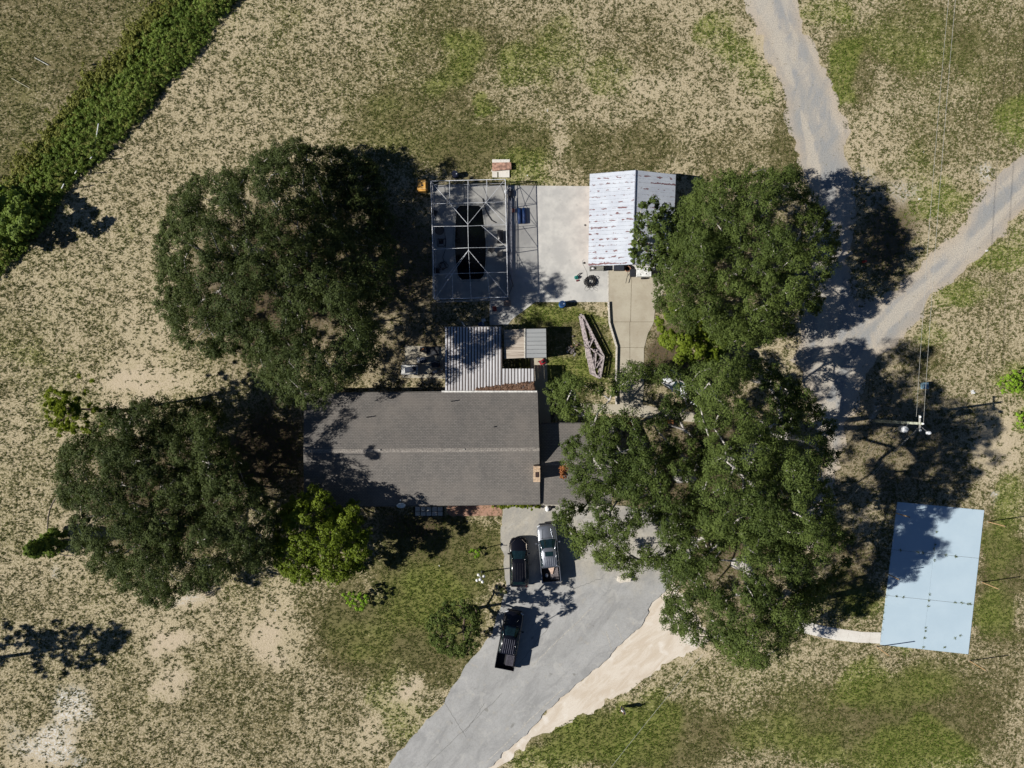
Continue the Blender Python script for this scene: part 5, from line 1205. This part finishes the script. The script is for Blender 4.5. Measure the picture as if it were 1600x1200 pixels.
clutter(797, 303, 'pool_pump', 'pump', 'black and white pool pump equipment outside the northeast corner of the enclosure', [('motor', MB().lathe((0, 0, .3), [(.14, -.3), (.16, -.25), (.16, .2), (.1, .3)], 14, 'y'), S((.02, .02, .03))), ('filter', MB().lathe((-.4, .15, 0), [(.2, 0), (.22, .1), (.22, .5), (.1, .7)], 14), S((.6, .62, .65))), ('pipe', MB().tube([(0, .2, .4), (.1, .5, .7), (-.35, .3, .75)], .035, 8), S((.7, .7, .7))), ('base', MB().box((-.1, 0, .06), (1.0, .9, .1)), S((.25, .24, .22)))], .05)
o = empty('pipe_bundle', P(796.5, 380, .05), 0, 'long pale aluminium pipes lying along the east wall of the enclosure', 'pipes')
for k, (dx, l) in enumerate(((-.05, 9), (.08, 8.6), (.22, 9.2))): MB().tube([(dx, -l/2, .3+.06*k), (dx-.02, l/2, .42)], .03, 8).build('pipe', S((.45, .46, .52), .3, .6), o)
o = empty('float_mat', P(815.5, 338, .05), .03, 'two dark blue rolled pool mats lying side by side in the cage shadow', 'pool mats')
for dx in (-.24, .24): MB().lathe((dx, 0, .2), [(.05, -.82), (.2, -.8), (.21, 0), (.2, .8), (.05, .82)], 14, 'y').build('roll', S((.01, .04, .14), .6), o, smooth=True)
clutter(801, 330, 'rust_bucket', 'bucket', 'small rusty red bucket beside the blue mats', [('pail', MB().lathe((0, 0, 0), [(.16, 0), (.24, .35), (.2, .35), (.18, .3)], 14), S((.16, .05, .04))), ('handle', MB().tube([(-.22, 0, .34), (0, 0, .52), (.22, 0, .34)], .012, 5), S((.1, .1, .1)))], .05)
o = clutter(802, 448, 'folding_gate', 'gate', 'dark tubular gate frame standing open at the southeast corner of the enclosure', [('frame', MB().tube([(0, 0, .1), (0, 0, 1.5), (-.35, 1.2, 1.5), (-.35, 1.2, .1), (0, 0, .1)], .03, 6), S((.04, .045, .06))), ('brace', MB().tube([(0, 0, .1), (-.35, 1.2, 1.5)], .025, 6).tube([(-.6, -1.2, .1), (0, 0, 1.5)], .03, 6), S((.03, .03, .04)))], .05)
clutter(773, 484, 'red_chair', 'chair', 'red folding chair on the diagonal walk south of the enclosure', [('seat', MB().box((0, 0, .4), (.42, .42, .04)), S((.30, .06, .05))), ('backrest', MB().box((0, .2, .65), (.42, .05, .4), rx=-.2), S((.34, .07, .06))), ('leg', MB().tube([(-.2, -.2, 0), (-.2, .2, .4)], .02, 6), S((.4, .4, .4))), ('leg', MB().tube([(.2, -.2, 0), (.2, .2, .4)], .02, 6), S((.4, .4, .4)))], .05)
clutter(756, 501, 'white_stool', 'stool', 'small white stool in the shade north of the porch roof', [('top', MB().box((0, 0, .4), (.4, .3, .05), rz=.4), S((.7, .7, .7))), ('leg', MB().box((.12, 0, .2), (.05, .3, .38), rz=.4), S((.6, .6, .6))), ('leg', MB().box((-.12, 0, .2), (.05, .3, .38), rz=.4), S((.6, .6, .6)))])
# red hand cart on the small path
clutter(847, 566, 'hand_mower', 'mower', 'small red and white mower on the path beside the metal shelter', [('deck', MB().box((0, 0, .22), (.55, .45, .16)), S((.34, .02, .03), .4)), ('engine', MB().lathe((.02, .02, .3), [(.14, 0), (.15, .12), (.08, .18)], 12), S((.05, .04, .04))), ('handle', MB().tube([(-.22, -.2, .25), (-.7, -.5, .8), (-.62, -.66, .8), (-.05, -.25, .25)], .02, 6), S((.25, .2, .2))), ('wheel', MB().lathe((.28, .24, .1), [(.1, -.04), (.1, .04)], 12, 'y'), TYRE), ('wheel', MB().lathe((-.28, .24, .1), [(.1, -.04), (.1, .04)], 12, 'y'), TYRE)], .04, .5)
# trusses
tw = simple('greyed_timber', (.40, .345, .345), .9, var=.3, sc=6)
def truss(k, label):
    z = .16+.17*k; dx, dy = (k-1.5)*.10, (k % 2)*.08-.05*k; g_ = lambda x, y, zz=0: P(x, y, z)+Vector((dx, dy, zz))
    A, B, T, E = (907.3, 494+k), (925+k, 584), (941.5, 556), (936, 590); o0 = P(924, 540); o = empty('roof_truss', o0, 0, label, 'roof truss', 'stacked timber roof trusses')
    off = o0
    def beam(nm, a, b, w_=.13):
        a, b = g_(*a), g_(*b); d = b-a; MB().box(tuple((a+b)/2), (d.length, w_, .09), rz=math.atan2(d.y, d.x)).build(nm, tw, o, off=off)
    beam('bottom_chord', A, B); beam('top_chord', (908.5, 491), T); beam('end_post', T, E); beam('heel', B, E, .1)
    for a, b in (((919, 541), (925.8, 527)), ((918.5, 542), (940, 556.5)), ((930.3, 545), (927, 575)), ((940.5, 558), (929.5, 574))):
        a_, b_ = Vector(g_(*a)), Vector(g_(*b)); d = b_-a_; MB().box(tuple((a_+b_)/2+Vector((0, 0, .003))), (d.length, .09, .085), rz=math.atan2(d.y, d.x)).build('web', tw, o, off=off)
for k, l in enumerate(('bottom timber truss of the stack lying on the grass by the side drive', 'second timber truss from the bottom of the stack', 'third timber truss from the bottom, under the top one', 'topmost timber truss of the weathered stack')): truss(k, l)
single(MB().tube([P(895, 531, .9), P(919, 545, .85)], .035, 6), 'long_pole', S((.10, .07, .07)), 'thin dark pole leaning from the junk heap onto the trusses', 'pole')
single(MB().tube([P(911, 508, .1), P(913.5, 535, .1), P(916, 560, .1)], .04, 6), 'loose_board', S((.50, .48, .36)), 'narrow pale board lying along the west side of the trusses', 'board')
# junk heap by the shelter
jr = random.Random(8); o = empty('scrap_heap', P(894.5, 545), 0, 'heap of grey and rusty scrap in the grass between the shelter and the trusses', 'scrap heap')
for k in range(16):
    c = jr.choice([(.34, .31, .30), (.12, .10, .10), (.22, .14, .10), (.45, .44, .42), (.04, .04, .045)]); mb = MB()
    x, y = jr.gauss(0, .28), jr.gauss(0, .34)
    if k % 3: mb.box((x, y, .12+.03*k % .4), (jr.uniform(.1, .4), jr.uniform(.06, .22), .08), rz=jr.uniform(0, 3), rx=jr.uniform(-.4, .4))
    else: mb.tube([(x, y, .15), (x+jr.uniform(-.5, .5), y+jr.uniform(-.5, .5), .5)], .03, 6)
    mb.build('scrap_piece', S(c, .7), o)
# junk on the slab west of the porch
clutter(641, 578, 'garden_cart', 'cart', 'white flat cart with dark load on the slab west of the patio roof', [('frame', MB().box((0, 0, .45), (1.7, .95, .1)), S((.66, .66, .64))), ('side_rail', MB().box((0, .44, .6), (1.7, .06, .2)), S((.7, .7, .7))), ('side_rail', MB().box((0, -.44, .6), (1.7, .06, .2)), S((.7, .7, .7))), ('load', MB().box((.1, .0, .62), (1.1, .6, .24), rz=.1).ball((.5, .1, .8), .22, 10), S((.02, .03, .055))), ('wheel', MB().lathe((-.6, -.5, .22), [(.22, -.05), (.22, .05)], 14, 'y'), TYRE), ('wheel', MB().lathe((.6, -.5, .22), [(.22, -.05), (.22, .05)], 14, 'y'), TYRE)], .06)
clutter(660, 563, 'broken_machine', 'machine', 'broken down white and black machine on the slab behind the flat cart', [('body', MB().box((0, 0, .4), (.9, .6, .5), rz=.2), S((.04, .045, .06))), ('panel', MB().box((.1, .12, .68), (.5, .25, .04), rz=.3, rx=.3), S((.6, .6, .62))), ('panel', MB().box((-.3, -.15, .68), (.25, .3, .04), rz=-.4), S((.5, .5, .5))), ('pipe', MB().tube([(-.5, -.2, .5), (0, .3, .9), (.5, .2, .6)], .04, 6), S((.55, .5, .45)))], .06)
clutter(681, 569, 'engine_block', 'engine', 'dark engine block among parts at the east end of the slab', [('block', MB().box((0, 0, .3), (.8, .6, .5)), S((.03, .03, .035))), ('manifold', MB().tube([(-.4, .1, .6), (0, .25, .7), (.4, .1, .6)], .05, 8), S((.25, .24, .24), .4, .5)), ('pulley', MB().lathe((.1, -.35, .4), [(.14, -.03), (.14, .03)], 14, 'y'), S((.4, .4, .4), .4, .6)), ('bracket', MB().box((.5, -.2, .25), (.35, .12, .3), rz=.5), S((.3, .2, .13)))], .06)
clutter(683, 581, 'motor_scooter', 'scooter', 'small wrecked scooter near the patio roof on the slab', [('frame', MB().tube([(-.6, 0, .3), (0, .05, .45), (.6, 0, .7)], .05, 8), S((.05, .05, .06))), ('wheel', MB().lathe((-.6, 0, .25), [(.25, -.05), (.25, .05)], 16, 'y'), TYRE), ('wheel', MB().lathe((.6, 0, .25), [(.25, -.05), (.25, .05)], 16, 'y'), TYRE), ('seat', MB().box((-.15, .03, .62), (.5, .2, .1)), S((.45, .45, .45))), ('fender', MB().ball((.55, 0, .55), .15, 10, (1.3, .7, .5)), S((.6, .6, .6)))], .06, .3)
clutter(662, 547, 'black_crate', 'crate', 'black open crate with an orange tool at the north edge of the slab', [('box', MB().box((0, 0, .25), (.7, .5, .5), rz=-.2), S((.015, .015, .02))), ('orange_tool', MB().box((-.05, .05, .54), (.3, .1, .08), rz=.5), S((.45, .16, .05)))], .06)
clutter(676, 549, 'tarp_bundle', 'tarp', 'flat dark tarp folded on the slab beside the crate', [('tarp', MB().box((0, 0, .12), (1.3, .9, .18), rz=.05), S((.03, .033, .04)))], .06)
# near the garage
clutter(855, 794.5, 'white_bag', 'bag', 'white bag with a black jug beside it against the garage wing wall', [('bag', MB().ball((0, 0, .2), .26, 10, (.9, 1.2, .8)), S((.75, .75, .75))), ('jug', MB().lathe((.36, .12, 0), [(.14, 0), (.15, .3), (.05, .42)], 10), S(BLACK))], .04)
clutter(880.5, 790, 'black_bag', 'bag', 'small black bag by the garage wing wall near the oak', [('bag', MB().ball((0, 0, .14), .2, 10, (1.3, .8, .7)), S(BLACK))], .04)
o = single(MB().prism([(-.75, -.2), (-.6, .25), (-.1, .35), (.5, .3), (.72, .1), (.6, -.25), (.1, -.3), (-.4, -.4)], 0, .34), 'pale_boulder', simple('pale_stone', (.62, .57, .49), .9, var=.12, sc=3), 'flat pale stone block at the edge of the driveway under the oak', 'boulder'); o.location = P(975, 904, .03)
o = clutter(1032, 752, 'riding_mower', 'mower', 'orange riding mower glimpsed through a gap in the oak crown', [('hood', MB().box((0, -.1, 3.0-2.3), (.75, .7, .45)), S((.62, .17, .03), .35)), ('seat', MB().box((0, .65, .75), (.45, .4, .15)), S(BLACK)), ('deck', MB().box((0, .35, .3), (1.0, .9, .2)), S((.02, .02, .02))), ('steering_wheel', MB().tube([(.2*math.cos(a*.5236), .3+.2*math.sin(a*.5236), 1.0) for a in range(13)], .02, 6), S(BLACK))]+[('wheel', MB().lathe((sx*.45, sy, .25), [(.1, -.1), (.25, -.1), (.25, .1), (.1, .1)], 14, 'x'), TYRE) for sx in (-1, 1) for sy in (-.35, .8)], 0, .3)
single(MB().box(tuple(P(983, 661, .6)), (1.1, .35, .25), rz=-.2).box(tuple(P(989, 663, .6)), (.3, .5, .3)), 'red_toolbox', S((.45, .03, .03), .4), 'red toolbox visible between branches north of the garage wing', 'toolbox')
single(MB().box(tuple(P(1040, 659, .5)), (1.5, .4, .4), rz=-.05), 'orange_log', S((.45, .18, .07), .8), 'orange brown timber glimpsed under the oak north of the garage', 'timber')
# red thing and small white scraps in the open
clutter(1350, 409, 'red_toy', 'toy', 'small red plastic toy in the tree shadow beside the gravel road', [('body', MB().box((0, 0, .12), (.45, .22, .16), rz=.3), S((.55, .05, .02), .4)), ('top', MB().ball((.05, .02, .24), .12, 10), S((.6, .06, .03), .4))])
for (x, y, r_, lab) in ((1520, 612, .22, 'white crumpled scrap in the grass near the right edge, left of the sapling'), (1436, 310, .1, 'small white scrap on the green grass by the wires'), (1540, 392, .14, 'white scrap at the south side of the right hand gravel track'), (855, 173, .07, 'tiny white scrap on the grass north of the terrace'), (430, 954, .06, 'tiny pale scrap on the dry grass south of the light green tree'), (686, 884, .07, 'white scrap on the lawn west of the lamp post'), (824, 274, .06, 'tiny white scrap on the grass above the shed'), (1443, 238, .05, 'speck of white litter beneath the overhead wires')):
    rr = random.Random(int(x)); m = MB()
    for k in range(4): m.box((rr.gauss(0, r_*.6), rr.gauss(0, r_*.5), r_*.3), (r_*1.3, r_*.8, .04), rz=rr.uniform(0, 3), rx=rr.uniform(-.5, .5))
    o = m.build('litter_scrap', S((.72, .72, .70), .7)); o.location = P(x, y); tag(o, lab, 'scrap')
# fence posts and sticks at the northwest
wp = S((.60, .62, .62), .6)
for a, b, lab in (((149, 224), (154, 193), 'long white post leaning in the overgrown brush'), ((141, 248), (143.5, 245), 'short white post end above the brush edge'), ((117, 271), (119.5, 267), 'small white post end showing at the brush margin'), ((95, 297), (100, 287), 'slanted white post at the lower brush near the left edge')):
    single(MB().tube([P(*a, .3), P(*b, 1.7)], .055, 8), 'fence_post', wp, lab, 'post', 'old fence posts in the brush')
single(MB().tube([P(54, 90, .12), P(76, 102, .12)], .04, 6), 'fallen_pole', S((.5, .5, .45)), 'pale stick lying in the dark grass at the upper left corner', 'stick')
single(MB().tube([P(18, 122, .12), P(46, 138, .12)], .03, 6), 'fallen_pole', S((.4, .39, .28)), 'longer dull stick lying lower left of the pale one', 'stick')
# weeds along the south eave
rng = np.random.default_rng(71); xs = rng.uniform(768, 845, 42); C = PN(xs, 789.5+rng.random(42)*3, rng.uniform(.1, .3, 42)); V, Fc, t = leaves(C, rng.uniform(.12, .24, 42), 6, 8, .09, rng)
tag(fastmesh('eave_weeds', V, Fc, YEL, None, t), kind='stuff')
tree('yellow_plant', 'small yellow plant against the eave at the corner of the driveway', [(821, 790), (826, 788), (834, 790), (831, 796), (824, 796)], (827, 792), .2, .7, 72, YEL, 'plant', lobe=8, spacing=4, rad=(.12, .2), dcap=8, drop=-.2, size=.1, sub=8, nl=8, bark=BARKD, fork=.15)
